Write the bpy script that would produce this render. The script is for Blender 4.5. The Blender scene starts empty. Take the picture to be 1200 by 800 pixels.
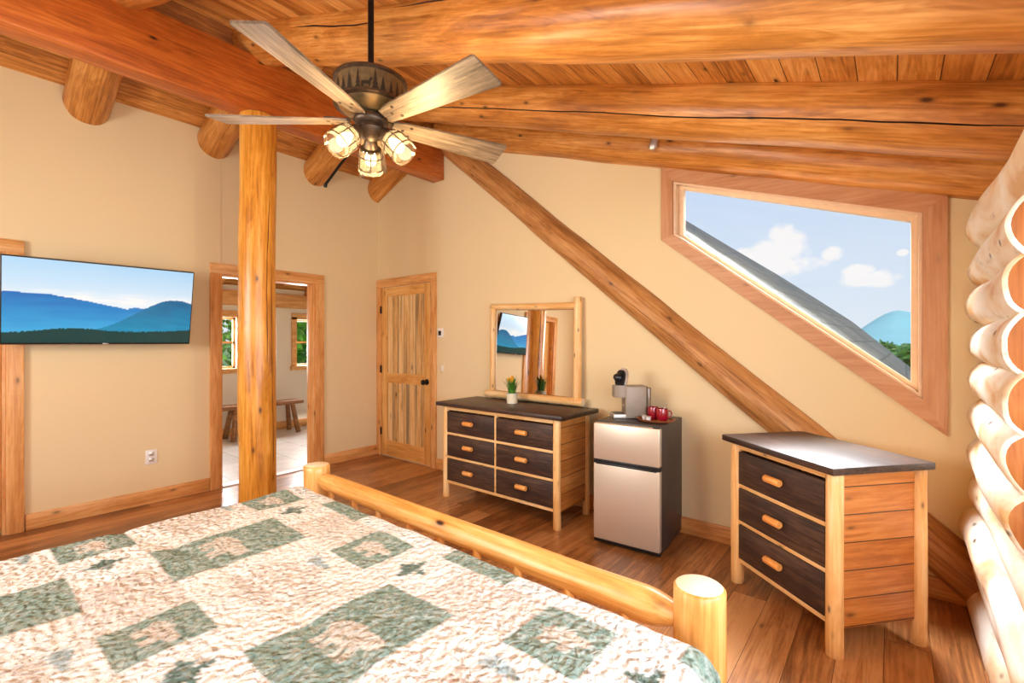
import bpy, bmesh, math, random
from mathutils import Vector, Matrix, Quaternion, noise
R = math.radians
PI = math.pi
SC = bpy.context.scene
COL = SC.collection
random.seed(7)

# ------------------------------------------------------------------ materials
def srgb(r, g, b):
    f = lambda c: (c / 255 / 12.92) if c / 255 <= .04045 else ((c / 255 + .055) / 1.055) ** 2.4
    return (f(r), f(g), f(b), 1)

class NT:
    def __init__(s, name):
        s.m = bpy.data.materials.new(name); s.m.use_nodes = True
        s.t = s.m.node_tree; s.t.nodes.clear()
        s.out = s.n('ShaderNodeOutputMaterial')
    def n(s, typ, **kw):
        nd = s.t.nodes.new(typ)
        for k, v in kw.items():
            if k.startswith('i_'):
                key = k[2:].replace('_', ' ')
                nd.inputs[key].default_value = v
            else:
                setattr(nd, k, v)
        return nd
    def l(s, a, b): s.t.links.new(a, b)
    def math(s, op, a, b=None, clamp=False):
        nd = s.t.nodes.new('ShaderNodeMath'); nd.operation = op; nd.use_clamp = clamp
        for i, v in enumerate((a, b)):
            if v is None: continue
            if isinstance(v, (int, float)): nd.inputs[i].default_value = v
            else: s.l(v, nd.inputs[i])
        return nd.outputs[0]
    def mix(s, fac, a, b, blend='MIX'):
        nd = s.t.nodes.new('ShaderNodeMix'); nd.data_type = 'RGBA'; nd.blend_type = blend
        for i, v in ((0, fac), (6, a), (7, b)):
            if isinstance(v, (int, float, tuple)): nd.inputs[i].default_value = v
            else: s.l(v, nd.inputs[i])
        return nd.outputs[2]
    def ramp(s, fac, stops):
        nd = s.t.nodes.new('ShaderNodeValToRGB')
        while len(nd.color_ramp.elements) < len(stops): nd.color_ramp.elements.new(.5)
        for e, (p, c) in zip(nd.color_ramp.elements, stops):
            e.position = p; e.color = c if isinstance(c, tuple) else (c, c, c, 1)
        s.l(fac, nd.inputs[0]); return nd.outputs[0]
    def bsdf(s, col, rough=.5, metal=0, bump=None, bstr=.3, bdist=.01, coat=0, spec=.5):
        b = s.n('ShaderNodeBsdfPrincipled')
        if isinstance(col, tuple): b.inputs['Base Color'].default_value = col
        else: s.l(col, b.inputs['Base Color'])
        if isinstance(rough, (int, float)): b.inputs['Roughness'].default_value = rough
        else: s.l(rough, b.inputs['Roughness'])
        b.inputs['Metallic'].default_value = metal
        b.inputs['Coat Weight'].default_value = coat
        b.inputs['Coat Roughness'].default_value = .25
        b.inputs['Specular IOR Level'].default_value = spec
        if bump is not None:
            bn = s.n('ShaderNodeBump'); bn.inputs['Strength'].default_value = bstr; bn.inputs['Distance'].default_value = bdist
            s.l(bump, bn.inputs['Height']); s.l(bn.outputs[0], b.inputs['Normal'])
        s.l(b.outputs[0], s.out.inputs[0]); return b

def plain(name, col, rough=.5, metal=0, var=.06, scale=20, coat=0, bstr=.05):
    k = NT(name)
    tc = k.n('ShaderNodeTexCoord')
    nz = k.n('ShaderNodeTexNoise', i_Scale=scale, i_Detail=4.0); k.l(tc.outputs['Object'], nz.inputs['Vector'])
    lo = tuple(c * (1 - var) for c in col[:3]) + (1,); hi = tuple(min(1, c * (1 + var)) for c in col[:3]) + (1,)
    c = k.ramp(nz.outputs[0], [(.3, lo), (.7, hi)])
    k.bsdf(c, rough, metal, nz.outputs[0], bstr, .005, coat)
    return k.m

def wood(name, dark, mid, light, axis=0, rough=.4, grain=1.0, knots=.5, plank=None, coat=.0, bstr=.25, pv=.35,
         knotcol=srgb(60, 26, 10), streak=None, spec=.5, knotscale=1.0):
    """axis: local axis of the grain. plank=(length, width, u_axis, v_axis): boards in that plane"""
    k = NT(name)
    tc = k.n('ShaderNodeTexCoord'); oi = k.n('ShaderNodeObjectInfo')
    add = k.n('ShaderNodeVectorMath', operation='ADD')
    rnd = k.math('MULTIPLY', oi.outputs['Random'], 17.3)
    cmb = k.n('ShaderNodeCombineXYZ')
    for i in range(3): k.l(rnd, cmb.inputs[i])
    k.l(tc.outputs['Object'], add.inputs[0]); k.l(cmb.outputs[0], add.inputs[1])
    vec = add.outputs[0]
    pl = None
    if plank:
        L, W, ua, va = plank[:4]
        sp = k.n('ShaderNodeSeparateXYZ'); k.l(tc.outputs['Object'], sp.inputs[0])
        c2 = k.n('ShaderNodeCombineXYZ'); k.l(k.math('ADD', sp.outputs[ua], 20.0 if L > 10 else 0.0), c2.inputs[0]); k.l(sp.outputs[va], c2.inputs[1])
        br = k.n('ShaderNodeTexBrick', offset=.37, offset_frequency=2)
        br.inputs['Scale'].default_value = 1; br.inputs['Brick Width'].default_value = L
        br.inputs['Row Height'].default_value = W; br.inputs['Mortar Size'].default_value = plank[4] if len(plank) > 4 else .0018
        br.inputs['Mortar Smooth'].default_value = .1
        br.inputs['Color1'].default_value = (0, 0, 0, 1); br.inputs['Color2'].default_value = (1, 1, 1, 1)
        br.inputs['Mortar'].default_value = (.5, .5, .5, 1)
        k.l(c2.outputs[0], br.inputs['Vector'])
        pl = br
        sc = k.n('ShaderNodeVectorMath', operation='SCALE'); k.l(br.outputs['Color'], sc.inputs[0]); sc.inputs['Scale'].default_value = 9.7
        a2 = k.n('ShaderNodeVectorMath', operation='ADD'); k.l(vec, a2.inputs[0]); k.l(sc.outputs[0], a2.inputs[1]); vec = a2.outputs[0]
    s = [13 * grain] * 3; s[axis] = 1.3 * grain
    mp = k.n('ShaderNodeMapping'); mp.inputs['Scale'].default_value = s; k.l(vec, mp.inputs['Vector'])
    n1 = k.n('ShaderNodeTexNoise', i_Scale=1.0, i_Detail=3.0, i_Distortion=1.2); k.l(mp.outputs[0], n1.inputs['Vector'])
    s2 = [95 * grain] * 3; s2[axis] = 4.0 * grain
    mp2 = k.n('ShaderNodeMapping'); mp2.inputs['Scale'].default_value = s2; k.l(vec, mp2.inputs['Vector'])
    n2 = k.n('ShaderNodeTexNoise', i_Scale=1.0, i_Detail=3.0); k.l(mp2.outputs[0], n2.inputs['Vector'])
    # ring lines from the warped low noise
    rg = k.math('FRACT', k.math('MULTIPLY', n1.outputs[0], 9.0))
    rg = k.math('ABSOLUTE', k.math('SUBTRACT', rg, .5))
    f = k.math('ADD', k.math('MULTIPLY', n1.outputs[0], .55), k.math('MULTIPLY', n2.outputs[0], .50))
    f = k.math('ADD', f, k.math('MULTIPLY', rg, .16))
    if pl: f = k.math('ADD', f, k.math('MULTIPLY', k.math('SUBTRACT', pl.outputs['Color'], .5), pv))
    s5 = [7] * 3; s5[axis] = 3.0
    mp5 = k.n('ShaderNodeMapping'); mp5.inputs['Scale'].default_value = s5; k.l(vec, mp5.inputs['Vector'])
    n5 = k.n('ShaderNodeTexNoise', i_Scale=1.0, i_Detail=6.0, i_Roughness=.7, i_Distortion=.5); k.l(mp5.outputs[0], n5.inputs['Vector'])
    f = k.math('ADD', f, k.math('MULTIPLY', k.math('SUBTRACT', n5.outputs[0], .5), .42))
    c = k.ramp(f, [(.37, dark), (.56, mid), (.76, light)])
    if streak:
        s3 = [14] * 3; s3[axis] = .6
        mp3 = k.n('ShaderNodeMapping'); mp3.inputs['Scale'].default_value = s3; k.l(vec, mp3.inputs['Vector'])
        n3 = k.n('ShaderNodeTexNoise', i_Scale=1.0, i_Detail=3.0); k.l(mp3.outputs[0], n3.inputs['Vector'])
        c = k.mix(k.math('MULTIPLY', k.ramp(n3.outputs[0], [(.52, 0.), (.66, 1.)]), streak[1]), c, streak[0])
    if knots > 0:
        s4 = [9 * knotscale] * 3; s4[axis] = 3.6 * knotscale
        mp4 = k.n('ShaderNodeMapping'); mp4.inputs['Scale'].default_value = s4; k.l(vec, mp4.inputs['Vector'])
        vo = k.n('ShaderNodeTexVoronoi', i_Scale=1.0); k.l(mp4.outputs[0], vo.inputs['Vector'])
        kn = k.ramp(vo.outputs['Distance'], [(.05, 1.), (.085, .5), (.12, .18), (.2, 0.)])
        c = k.mix(k.math('MULTIPLY', kn, min(1.0, knots * 1.3)), c, knotcol)
    h = k.math('ADD', k.math('MULTIPLY', n2.outputs[0], .4), n1.outputs[0])
    if pl:
        c = k.mix(pl.outputs['Fac'], c, tuple(x * .25 for x in dark[:3]) + (1,))
        h = k.math('SUBTRACT', h, k.math('MULTIPLY', pl.outputs['Fac'], 2.0))
    k.bsdf(c, rough, 0, h, bstr, .004, coat, spec)
    return k.m

M = {}
M['rafter'] = wood('rafter_log_wood', srgb(146, 86, 30), srgb(194, 124, 52), srgb(226, 164, 88), 0, .38, .8, .7, coat=.12)
M['rafter_end'] = plain('log_end_wood', srgb(205, 135, 70), .6, var=.15, scale=14)
M['beam'] = wood('ridge_beam_wood', srgb(150, 74, 22), srgb(186, 96, 32), srgb(212, 124, 50), 1, .4, .8, .75, coat=.1)
M['post'] = wood('post_log_wood', srgb(170, 104, 26), srgb(214, 142, 46), srgb(236, 176, 82), 0, .35, .8, .7, coat=.15)
M['brace'] = wood('brace_log_wood', srgb(136, 84, 40), srgb(182, 124, 66), srgb(208, 154, 94), 0, .5, .9, .6)
M['ceil'] = wood('ceiling_boards', srgb(152, 88, 32), srgb(204, 134, 60), srgb(232, 172, 98), 1, .42, .9, .9, plank=(3.6, .135, 1, 0, .0022), pv=.30, coat=.05)
M['floor'] = wood('oak_floor_boards', srgb(124, 76, 38), srgb(170, 112, 62), srgb(198, 142, 88), 1, .30, .9, .45, plank=(1.7, .165, 1, 0, .0012), pv=.34, coat=.15, bstr=.12)
M['trim'] = wood('pine_trim', srgb(196, 128, 66), srgb(222, 160, 92), srgb(240, 190, 128), 2, .42, .8, .5)
M['trim_y'] = wood('pine_trim_long', srgb(196, 128, 66), srgb(222, 160, 92), srgb(240, 190, 128), 1, .42, .8, .5)
M['trim_x'] = wood('pine_trim_cross', srgb(196, 128, 66), srgb(222, 160, 92), srgb(240, 190, 128), 0, .42, .8, .5)
M['wtrim_x'] = wood('window_casing_wood', srgb(180, 122, 80), srgb(198, 142, 98), srgb(210, 160, 120), 0, .45, .6, .35)
M['wtrim'] = wood('window_casing_wood_upright', srgb(180, 122, 80), srgb(198, 142, 98), srgb(210, 160, 120), 2, .45, .6, .35)
M['wjamb'] = plain('window_jamb_wood', srgb(230, 200, 165), .4, var=.05)
M['doorwood'] = wood('door_pine', srgb(206, 142, 66), srgb(228, 170, 92), srgb(242, 196, 122), 2, .4, .8, .6)
M['doorcross'] = wood('door_pine_cross', srgb(206, 142, 66), srgb(228, 170, 92), srgb(242, 196, 122), 0, .4, .8, .6)
M['doorpanel'] = wood('door_panel_boards', srgb(196, 148, 86), srgb(232, 190, 124), srgb(246, 214, 158), 2, .45, .9, .85, plank=(60, .105, 2, 0, .003), pv=.22, streak=(srgb(120, 108, 88), .8), knotscale=.75)
M['pine'] = wood('peeled_pine', srgb(222, 160, 90), srgb(240, 190, 122), srgb(250, 214, 160), 2, .42, .8, .55, knotscale=1.6)
M['pine_x'] = wood('peeled_pine_cross', srgb(222, 160, 90), srgb(240, 190, 122), srgb(250, 214, 160), 0, .42, .8, .55, knotscale=1.6)
M['bedpine'] = wood('bed_log_pine', srgb(206, 134, 58), srgb(232, 168, 88), srgb(244, 198, 128), 0, .38, .8, .85, coat=.1, knotscale=.9)
M['pineend'] = plain('cut_pine_end', srgb(246, 222, 186), .55, var=.05, scale=30)
M['sidepine'] = wood('chest_side_boards', srgb(170, 96, 34), srgb(198, 122, 52), srgb(218, 148, 78), 1, .42, .8, .5, plank=(60, .125, 1, 2, .003), pv=.10)
M['espresso'] = wood('dark_stained_wood', srgb(34, 20, 14), srgb(58, 38, 27), srgb(84, 60, 44), 0, .42, 1.2, .3, knotcol=srgb(20, 12, 8))
M['drawer'] = wood('dark_drawer_wood', srgb(34, 20, 13), srgb(60, 38, 26), srgb(96, 68, 46), 0, .55, 1.3, .3, knotcol=srgb(18, 10, 8))
M['handle'] = wood('handle_pine', srgb(222, 130, 52), srgb(242, 164, 82), srgb(250, 190, 116), 0, .4, 1.5, .2)
M['bench'] = wood('bench_wood', srgb(104, 62, 30), srgb(140, 90, 46), srgb(170, 120, 70), 1, .5, 1, .4)
M['bracket'] = plain('dark_metal', srgb(40, 34, 30), .45, .6)
M['blackmetal'] = plain('black_metal', srgb(28, 24, 22), .4, .5)
M['bronze'] = plain('weathered_bronze', srgb(92, 74, 58), .4, .75, .25, 40)
M['brass'] = plain('aged_brass_plate', srgb(176, 148, 104), .32, .85, .15, 30)
M['band'] = plain('mica_band', srgb(104, 82, 50), .5, .1, .3, 30)
M['treecut'] = plain('dark_cutout_metal', srgb(52, 42, 28), .55, .4)
M['blade'] = wood('weathered_blade_wood', srgb(76, 62, 50), srgb(122, 102, 82), srgb(160, 138, 114), 0, .45, 1.2, .0)
M['steel'] = plain('brushed_steel', srgb(222, 210, 190), .36, .6, .03, 200)
M['fridge'] = plain('charcoal_enamel', srgb(62, 56, 54), .42, .0, .05)
M['black'] = plain('black_plastic', srgb(22, 22, 24), .35)
M['white'] = plain('white_plastic', srgb(238, 234, 226), .35, var=.02)
M['silver'] = plain('silver_plastic', srgb(146, 132, 116), .45, .15)
M['silverlite'] = plain('light_silver', srgb(214, 206, 196), .3, .6)
M['smoke'] = plain('smoky_reservoir', srgb(132, 112, 92), .15)
M['red'] = plain('red_glaze', srgb(150, 14, 34), .14, coat=.5)
M['cream'] = plain('cream_ceramic', srgb(240, 228, 196), .3, var=.03)
M['tray'] = wood('tray_wood', srgb(120, 58, 30), srgb(160, 88, 50), srgb(190, 118, 72), 0, .35, 1.5, 0)
M['leaf'] = plain('blade_leaf', srgb(74, 128, 34), .5, var=.35, scale=60)
M['petal'] = plain('orange_petal', srgb(238, 170, 40), .5, var=.2, scale=80)
M['spoon'] = plain('steel_spoon', srgb(180, 170, 150), .25, .9)
M['tile'] = None

# wall paint
def paint(name, col):
    k = NT(name); tc = k.n('ShaderNodeTexCoord')
    nz = k.n('ShaderNodeTexNoise', i_Scale=60.0, i_Detail=3.0); k.l(tc.outputs['Object'], nz.inputs['Vector'])
    n2 = k.n('ShaderNodeTexNoise', i_Scale=.8, i_Detail=2.0); k.l(tc.outputs['Object'], n2.inputs['Vector'])
    c = k.ramp(n2.outputs[0], [(.3, tuple(x * .985 for x in col[:3]) + (1,)), (.7, col)])
    k.bsdf(c, .75, 0, nz.outputs[0], .04, .003, spec=.3); return k.m
M['wall'] = paint('cream_wall_paint', srgb(231, 210, 166))
M['hallwall'] = paint('hall_wall_paint', srgb(232, 218, 200))

def tile_mat():
    k = NT('hall_floor_tile'); tc = k.n('ShaderNodeTexCoord')
    br = k.n('ShaderNodeTexBrick', offset=.5); k.l(tc.outputs['Object'], br.inputs['Vector'])
    br.inputs['Scale'].default_value = 1; br.inputs['Brick Width'].default_value = .6; br.inputs['Row Height'].default_value = .4
    br.inputs['Mortar Size'].default_value = .006
    br.inputs['Color1'].default_value = srgb(206, 200, 192); br.inputs['Color2'].default_value = srgb(226, 220, 212)
    br.inputs['Mortar'].default_value = srgb(150, 142, 134)
    nz = k.n('ShaderNodeTexNoise', i_Scale=6.0, i_Detail=5.0); k.l(tc.outputs['Object'], nz.inputs['Vector'])
    c = k.mix(.35, br.outputs['Color'], k.ramp(nz.outputs[0], [(.3, srgb(180, 172, 166)), (.7, srgb(240, 236, 230))]))
    k.bsdf(c, .35); return k.m
M['tile'] = tile_mat()

def log_wall_mat():
    k = NT('pale_weathered_log'); tc = k.n('ShaderNodeTexCoord'); oi = k.n('ShaderNodeObjectInfo')
    ad = k.n('ShaderNodeVectorMath', operation='ADD'); k.l(tc.outputs['Object'], ad.inputs[0])
    cb = k.n('ShaderNodeCombineXYZ'); k.l(k.math('MULTIPLY', oi.outputs['Random'], 11.0), cb.inputs[0]); k.l(cb.outputs[0], ad.inputs[1])
    mp = k.n('ShaderNodeMapping'); mp.inputs['Scale'].default_value = (2.2, 7, 7); k.l(ad.outputs[0], mp.inputs['Vector'])
    n1 = k.n('ShaderNodeTexNoise', i_Scale=1.0, i_Detail=5.0, i_Distortion=.6); k.l(mp.outputs[0], n1.inputs['Vector'])
    c = k.ramp(n1.outputs[0], [(.34, srgb(214, 168, 112)), (.46, srgb(234, 214, 184)), (.60, srgb(246, 240, 228))])
    mp2 = k.n('ShaderNodeMapping'); mp2.inputs['Scale'].default_value = (5, 26, 26); k.l(ad.outputs[0], mp2.inputs['Vector'])
    n2 = k.n('ShaderNodeTexNoise', i_Scale=1.0, i_Detail=4.0); k.l(mp2.outputs[0], n2.inputs['Vector'])
    c = k.mix(k.math('MULTIPLY', k.ramp(n2.outputs[0], [(.60, 0.), (.74, 1.)]), .45), c, srgb(150, 130, 112))
    mp4 = k.n('ShaderNodeMapping'); mp4.inputs['Scale'].default_value = (4.0, 8, 8); k.l(ad.outputs[0], mp4.inputs['Vector'])
    vo = k.n('ShaderNodeTexVoronoi', i_Scale=1.0); k.l(mp4.outputs[0], vo.inputs['Vector'])
    c = k.mix(k.ramp(vo.outputs['Distance'], [(.05, 1.), (.13, 0.)]), c, srgb(92, 70, 54))
    k.bsdf(c, .5, 0, n2.outputs[0], .3, .006); return k.m
M['logwall'] = log_wall_mat()
M['logcut'] = wood('orange_log_cut_face', srgb(146, 80, 30), srgb(172, 100, 44), srgb(190, 122, 60), 2, .55, .8, .25)

def glass_mat(name, tint=(1, 1, 1, 1), mixf=.92):
    k = NT(name)
    tr = k.n('ShaderNodeBsdfTransparent'); tr.inputs[0].default_value = tint
    gl = k.n('ShaderNodeBsdfGlossy'); gl.inputs['Roughness'].default_value = .02
    mx = k.n('ShaderNodeMixShader'); mx.inputs[0].default_value = mixf
    k.l(gl.outputs[0], mx.inputs[1]); k.l(tr.outputs[0], mx.inputs[2]); k.l(mx.outputs[0], k.out.inputs[0]); return k.m
M['glass'] = glass_mat('window_glass', (1, 1, 1, 1), .97)
def jar_mat():
    k = NT('jar_glass')
    tr = k.n('ShaderNodeBsdfTransparent'); tr.inputs[0].default_value = (1, .96, .86, 1)
    gl = k.n('ShaderNodeBsdfGlossy'); gl.inputs['Roughness'].default_value = .08
    tl = k.n('ShaderNodeBsdfTranslucent'); tl.inputs[0].default_value = (1, .93, .80, 1)
    m1 = k.n('ShaderNodeMixShader'); m1.inputs[0].default_value = .11; k.l(tr.outputs[0], m1.inputs[1]); k.l(tl.outputs[0], m1.inputs[2])
    m2 = k.n('ShaderNodeMixShader'); m2.inputs[0].default_value = .10; k.l(m1.outputs[0], m2.inputs[1]); k.l(gl.outputs[0], m2.inputs[2])
    k.l(m2.outputs[0], k.out.inputs[0]); return k.m
M['jar'] = jar_mat()
def emis(name, col, st):
    k = NT(name); e = k.n('ShaderNodeEmission'); e.inputs[0].default_value = col; e.inputs[1].default_value = st
    k.l(e.outputs[0], k.out.inputs[0]); return k.m
M['bulb'] = emis('glowing_bulb', (1, .84, .56, 1), 7)
def mirror_mat():
    k = NT('mirror_silver'); k.bsdf((.93, .93, .92, 1), .01, 1.0); return k.m
M['mirror'] = mirror_mat()
def attr_emit(name, st):
    k = NT(name); a = k.n('ShaderNodeAttribute', attribute_name='Col')
    b = k.bsdf((.01, .01, .01, 1), .15)
    k.l(a.outputs['Color'], b.inputs['Emission Color']); b.inputs['Emission Strength'].default_value = st
    return k.m
M['screen'] = attr_emit('screen_picture', 1.0)

def quilt_mat():
    k = NT('quilted_patchwork'); a = k.n('ShaderNodeAttribute', attribute_name='Col'); tc = k.n('ShaderNodeTexCoord')
    n = k.n('ShaderNodeTexNoise', i_Scale=75.0, i_Detail=3.0); k.l(tc.outputs['Object'], n.inputs['Vector'])
    n2 = k.n('ShaderNodeTexNoise', i_Scale=28.0, i_Detail=4.0, i_Distortion=1.0); k.l(tc.outputs['Object'], n2.inputs['Vector'])
    c = k.mix(k.ramp(n.outputs[0], [(.36, .36), (.50, 0.)]), a.outputs['Color'], srgb(150, 136, 124), 'MULTIPLY')
    c = k.mix(k.math('MULTIPLY', k.ramp(n2.outputs[0], [(.45, 0.), (.62, 1.)]), .22), c, srgb(248, 244, 236))
    mp = k.n('ShaderNodeMapping'); mp.inputs['Scale'].default_value = (1, 1, 1); k.l(tc.outputs['Object'], mp.inputs['Vector'])
    ds = k.n('ShaderNodeTexNoise', i_Scale=9.0, i_Detail=2.0); k.l(tc.outputs['Object'], ds.inputs['Vector'])
    va = k.n('ShaderNodeVectorMath', operation='SCALE'); k.l(ds.outputs['Color'], va.inputs[0]); va.inputs['Scale'].default_value = .05
    vb = k.n('ShaderNodeVectorMath', operation='ADD'); k.l(mp.outputs[0], vb.inputs[0]); k.l(va.outputs[0], vb.inputs[1])
    vo = k.n('ShaderNodeTexVoronoi', i_Scale=52.0, feature='SMOOTH_F1'); k.l(vb.outputs[0], vo.inputs['Vector'])
    n3 = k.n('ShaderNodeTexNoise', i_Scale=30.0, i_Detail=2.0, i_Distortion=1.5); k.l(tc.outputs['Object'], n3.inputs['Vector'])
    h = k.math('ADD', k.math('MULTIPLY', vo.outputs['Distance'], -1.0), k.math('MULTIPLY', n3.outputs[0], .9))
    k.bsdf(c, .9, 0, h, 1.0, .022, spec=.15); return k.m
M['quilt'] = quilt_mat()

# ------------------------------------------------------------------ object helpers
def setp(o, label=None, cat=None, group=None, kind=None):
    if label: o['label'] = label
    if cat: o['category'] = cat
    if group: o['group'] = group
    if kind: o['kind'] = kind
    return o

def thing(name, label, cat, loc=(0, 0, 0), rz=0, group=None, rot=None):
    o = bpy.data.objects.new(name, None); COL.objects.link(o)
    o.empty_display_size = .1
    o.location = loc; o.rotation_euler = rot if rot else (0, 0, rz)
    return setp(o, label, cat, group)

def obj(name, bm, mats, parent=None, loc=None, smooth=True, angle=40, quat=None):
    me = bpy.data.meshes.new(name)
    bmesh.ops.recalc_face_normals(bm, faces=bm.faces)
    bm.to_mesh(me); bm.free()
    if not isinstance(mats, (list, tuple)): mats = [mats]
    for m in mats: me.materials.append(m)
    if smooth:
        me.polygons.foreach_set('use_smooth', [True] * len(me.polygons))
        try: me.set_sharp_from_angle(angle=R(angle))
        except Exception: pass
    o = bpy.data.objects.new(name, me); COL.objects.link(o)
    if parent is not None: o.parent = parent
    if loc is not None: o.location = loc
    if quat is not None: o.rotation_mode = 'QUATERNION'; o.rotation_quaternion = quat
    return o

def struct(name, bm, m, parent=None, **kw):
    o = obj(name, bm, m, parent, **kw)
    if parent is None: o['kind'] = 'structure'
    return o

def NB(): return bmesh.new()

def box(bm, x0, x1, y0, y1, z0, z1, bev=0, mi=0, mat=None, seg=2):
    b2 = bmesh.new()
    bmesh.ops.create_cube(b2, size=1)
    for v in b2.verts:
        v.co = Vector(((x0 + x1) / 2 + v.co.x * (x1 - x0), (y0 + y1) / 2 + v.co.y * (y1 - y0), (z0 + z1) / 2 + v.co.z * (z1 - z0)))
    if bev: bmesh.ops.bevel(b2, geom=b2.edges[:], offset=bev, segments=seg, affect='EDGES', profile=.5)
    _merge(bm, b2, mi, mat); return bm

def _merge(bm, b2, mi=0, mat=None):
    if mat is not None: bmesh.ops.transform(b2, matrix=mat, verts=b2.verts)
    mp = {}
    for v in b2.verts: mp[v] = bm.verts.new(v.co)
    for f in b2.faces:
        try: nf = bm.faces.new([mp[v] for v in f.verts]); nf.material_index = f.material_index if mi is None else mi
        except ValueError: pass
    b2.free()

def lathe(bm, prof, segs=32, cap=True, mat=None, mi=0, center=(0, 0, 0)):
    b2 = bmesh.new(); rings = []
    for r, z in prof:
        rings.append([b2.verts.new((center[0] + r * math.cos(2 * PI * i / segs), center[1] + r * math.sin(2 * PI * i / segs), center[2] + z)) for i in range(segs)])
    for a, b in zip(rings, rings[1:]):
        for i in range(segs):
            j = (i + 1) % segs; b2.faces.new((a[i], a[j], b[j], b[i]))
    if cap:
        if prof[0][0] > 1e-5: b2.faces.new(rings[0][::-1])
        if prof[-1][0] > 1e-5: b2.faces.new(rings[-1])
    _merge(bm, b2, mi, mat); return bm

def tube(bm, pts, rad, segs=12, mi=0, cap=True):
    pts = [Vector(p) for p in pts]; rads = rad if isinstance(rad, (list, tuple)) else [rad] * len(pts)
    rings = []; up = None
    for i, p in enumerate(pts):
        d = (pts[min(i + 1, len(pts) - 1)] - pts[max(i - 1, 0)]).normalized()
        if up is None: up = d.orthogonal().normalized()
        else: up = (up - d * up.dot(d)).normalized()
        s = d.cross(up)
        rings.append([bm.verts.new(p + (up * math.cos(2 * PI * k / segs) + s * math.sin(2 * PI * k / segs)) * rads[i]) for k in range(segs)])
    for a, b in zip(rings, rings[1:]):
        for k in range(segs):
            j = (k + 1) % segs; f = bm.faces.new((a[k], a[j], b[j], b[k])); f.material_index = mi
    if cap:
        f = bm.faces.new(rings[0][::-1]); f.material_index = mi
        f = bm.faces.new(rings[-1]); f.material_index = mi
    return bm

def prism(bm, pts, h0, h1, plane='XZ', mi=0, bev=0):
    """extrude a polygon; plane XZ -> along Y, XY -> along Z, YZ -> along X"""
    b2 = bmesh.new()
    def P(a, b, h): return {'XZ': (a, h, b), 'XY': (a, b, h), 'YZ': (h, a, b)}[plane]
    A = [b2.verts.new(P(a, b, h0)) for a, b in pts]; B = [b2.verts.new(P(a, b, h1)) for a, b in pts]
    b2.faces.new(A[::-1]); b2.faces.new(B)
    n = len(pts)
    for i in range(n): b2.faces.new((A[i], A[(i + 1) % n], B[(i + 1) % n], B[i]))
    if bev:
        bmesh.ops.recalc_face_normals(b2, faces=b2.faces)
        bmesh.ops.bevel(b2, geom=b2.edges[:], offset=bev, segments=2, affect='EDGES')
    _merge(bm, b2, mi); return bm

def log_bm(L, r0, r1, seed=0, segs=40, rings=40, bow=0.0, bump=.025, cracks=(), taper0=0, taper1=0, bevel=.012, wob=.006):
    """a peeled log along +X from 0 to L; caps get material 1"""
    bm = NB(); rs = []
    for i in range(rings + 1):
        t = i / rings; x = L * t; r = r0 + (r1 - r0) * t
        if taper0 and x < taper0: r *= .55 + .45 * math.sin(PI / 2 * x / taper0)
        if taper1 and L - x < taper1: r *= .55 + .45 * math.sin(PI / 2 * (L - x) / taper1)
        cy = wob * noise.noise(Vector((x * .9, seed * 3.1, 0))) * 2; cz = wob * noise.noise(Vector((x * .9, seed * 5.3, 9))) * 2 - bow * 4 * t * (1 - t)
        ring = []
        for k in range(segs):
            a = 2 * PI * k / segs
            rr = r * (1 + bump * noise.noise(Vector((x * 2.2, math.cos(a) * 1.3 + seed * 7, math.sin(a) * 1.3))) * 2
                      + bump * .4 * noise.noise(Vector((x * 7, math.cos(a) * 3 + seed, math.sin(a) * 3))))
            for (ca, x0, x1, dep) in cracks:
                k0 = round((ca % (2 * PI)) / (2 * PI) * segs) % segs
                dk = (k - k0 + segs // 2) % segs - segs // 2
                if abs(dk) < 8:
                    sh = .13 * noise.noise(Vector((x * 1.4, ca * 3, 3))) + .03 * noise.noise(Vector((x * 7, ca * 3, 8)))
                    a += sh * (1 - abs(dk) / 8)
                    e = max(0, min(1, (x - x0) / .25, (x1 - x) / .25))
                    if abs(dk) == 1: a -= dk * (2 * PI / segs) * (.97 - .33 * e)
                    if dk == 0: rr -= dep * e
            ring.append(bm.verts.new((x, cy + rr * math.cos(a), cz + rr * math.sin(a))))
        rs.append(ring)
    for ri, (a, b) in enumerate(zip(rs, rs[1:])):
        for k in range(segs):
            j = (k + 1) % segs; f = bm.faces.new((a[k], a[j], b[j], b[k]))
            for (ca, x0, x1, dep) in cracks:
                k0 = round((ca % (2 * PI)) / (2 * PI) * segs) % segs
                if (k == k0 or j == k0) and x0 < L * (ri + .5) / rings < x1: f.material_index = 2
    for ring, x, s in ((rs[0], -bevel, -1), (rs[-1], L + bevel, 1)):
        c = sum((v.co for v in ring), Vector()) / segs
        inn = [bm.verts.new((x * .999, c.y + (v.co.y - c.y) * .9, c.z + (v.co.z - c.z) * .9)) for v in ring]
        for k in range(segs):
            j = (k + 1) % segs
            bm.faces.new((ring[k], ring[j], inn[j], inn[k]))
        f = bm.faces.new(inn); f.material_index = 1
    return bm

def place_log(name, p0, p1, r0, r1, mats, parent=None, **kw):
    p0 = Vector(p0); p1 = Vector(p1); d = p1 - p0
    q = d.to_track_quat('X', 'Z')
    o = obj(name, log_bm(d.length, r0, r1, **kw), mats, parent, loc=p0, quat=q, angle=50)
    return o

def copy_tree(o, parent=None):
    c = o.copy(); COL.objects.link(c)
    if parent is not None: c.parent = parent
    for ch in list(o.children): copy_tree(ch, c)
    return c

# ------------------------------------------------------------------ constants of the room
XR = 5.62; YB = -4.95
def zr(x): return 4.18 - .334 * x            # right-hand ceiling
RIDGE = 1.135
def zl(x): return 3.385 + .366 * x           # left-hand ceiling

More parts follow.
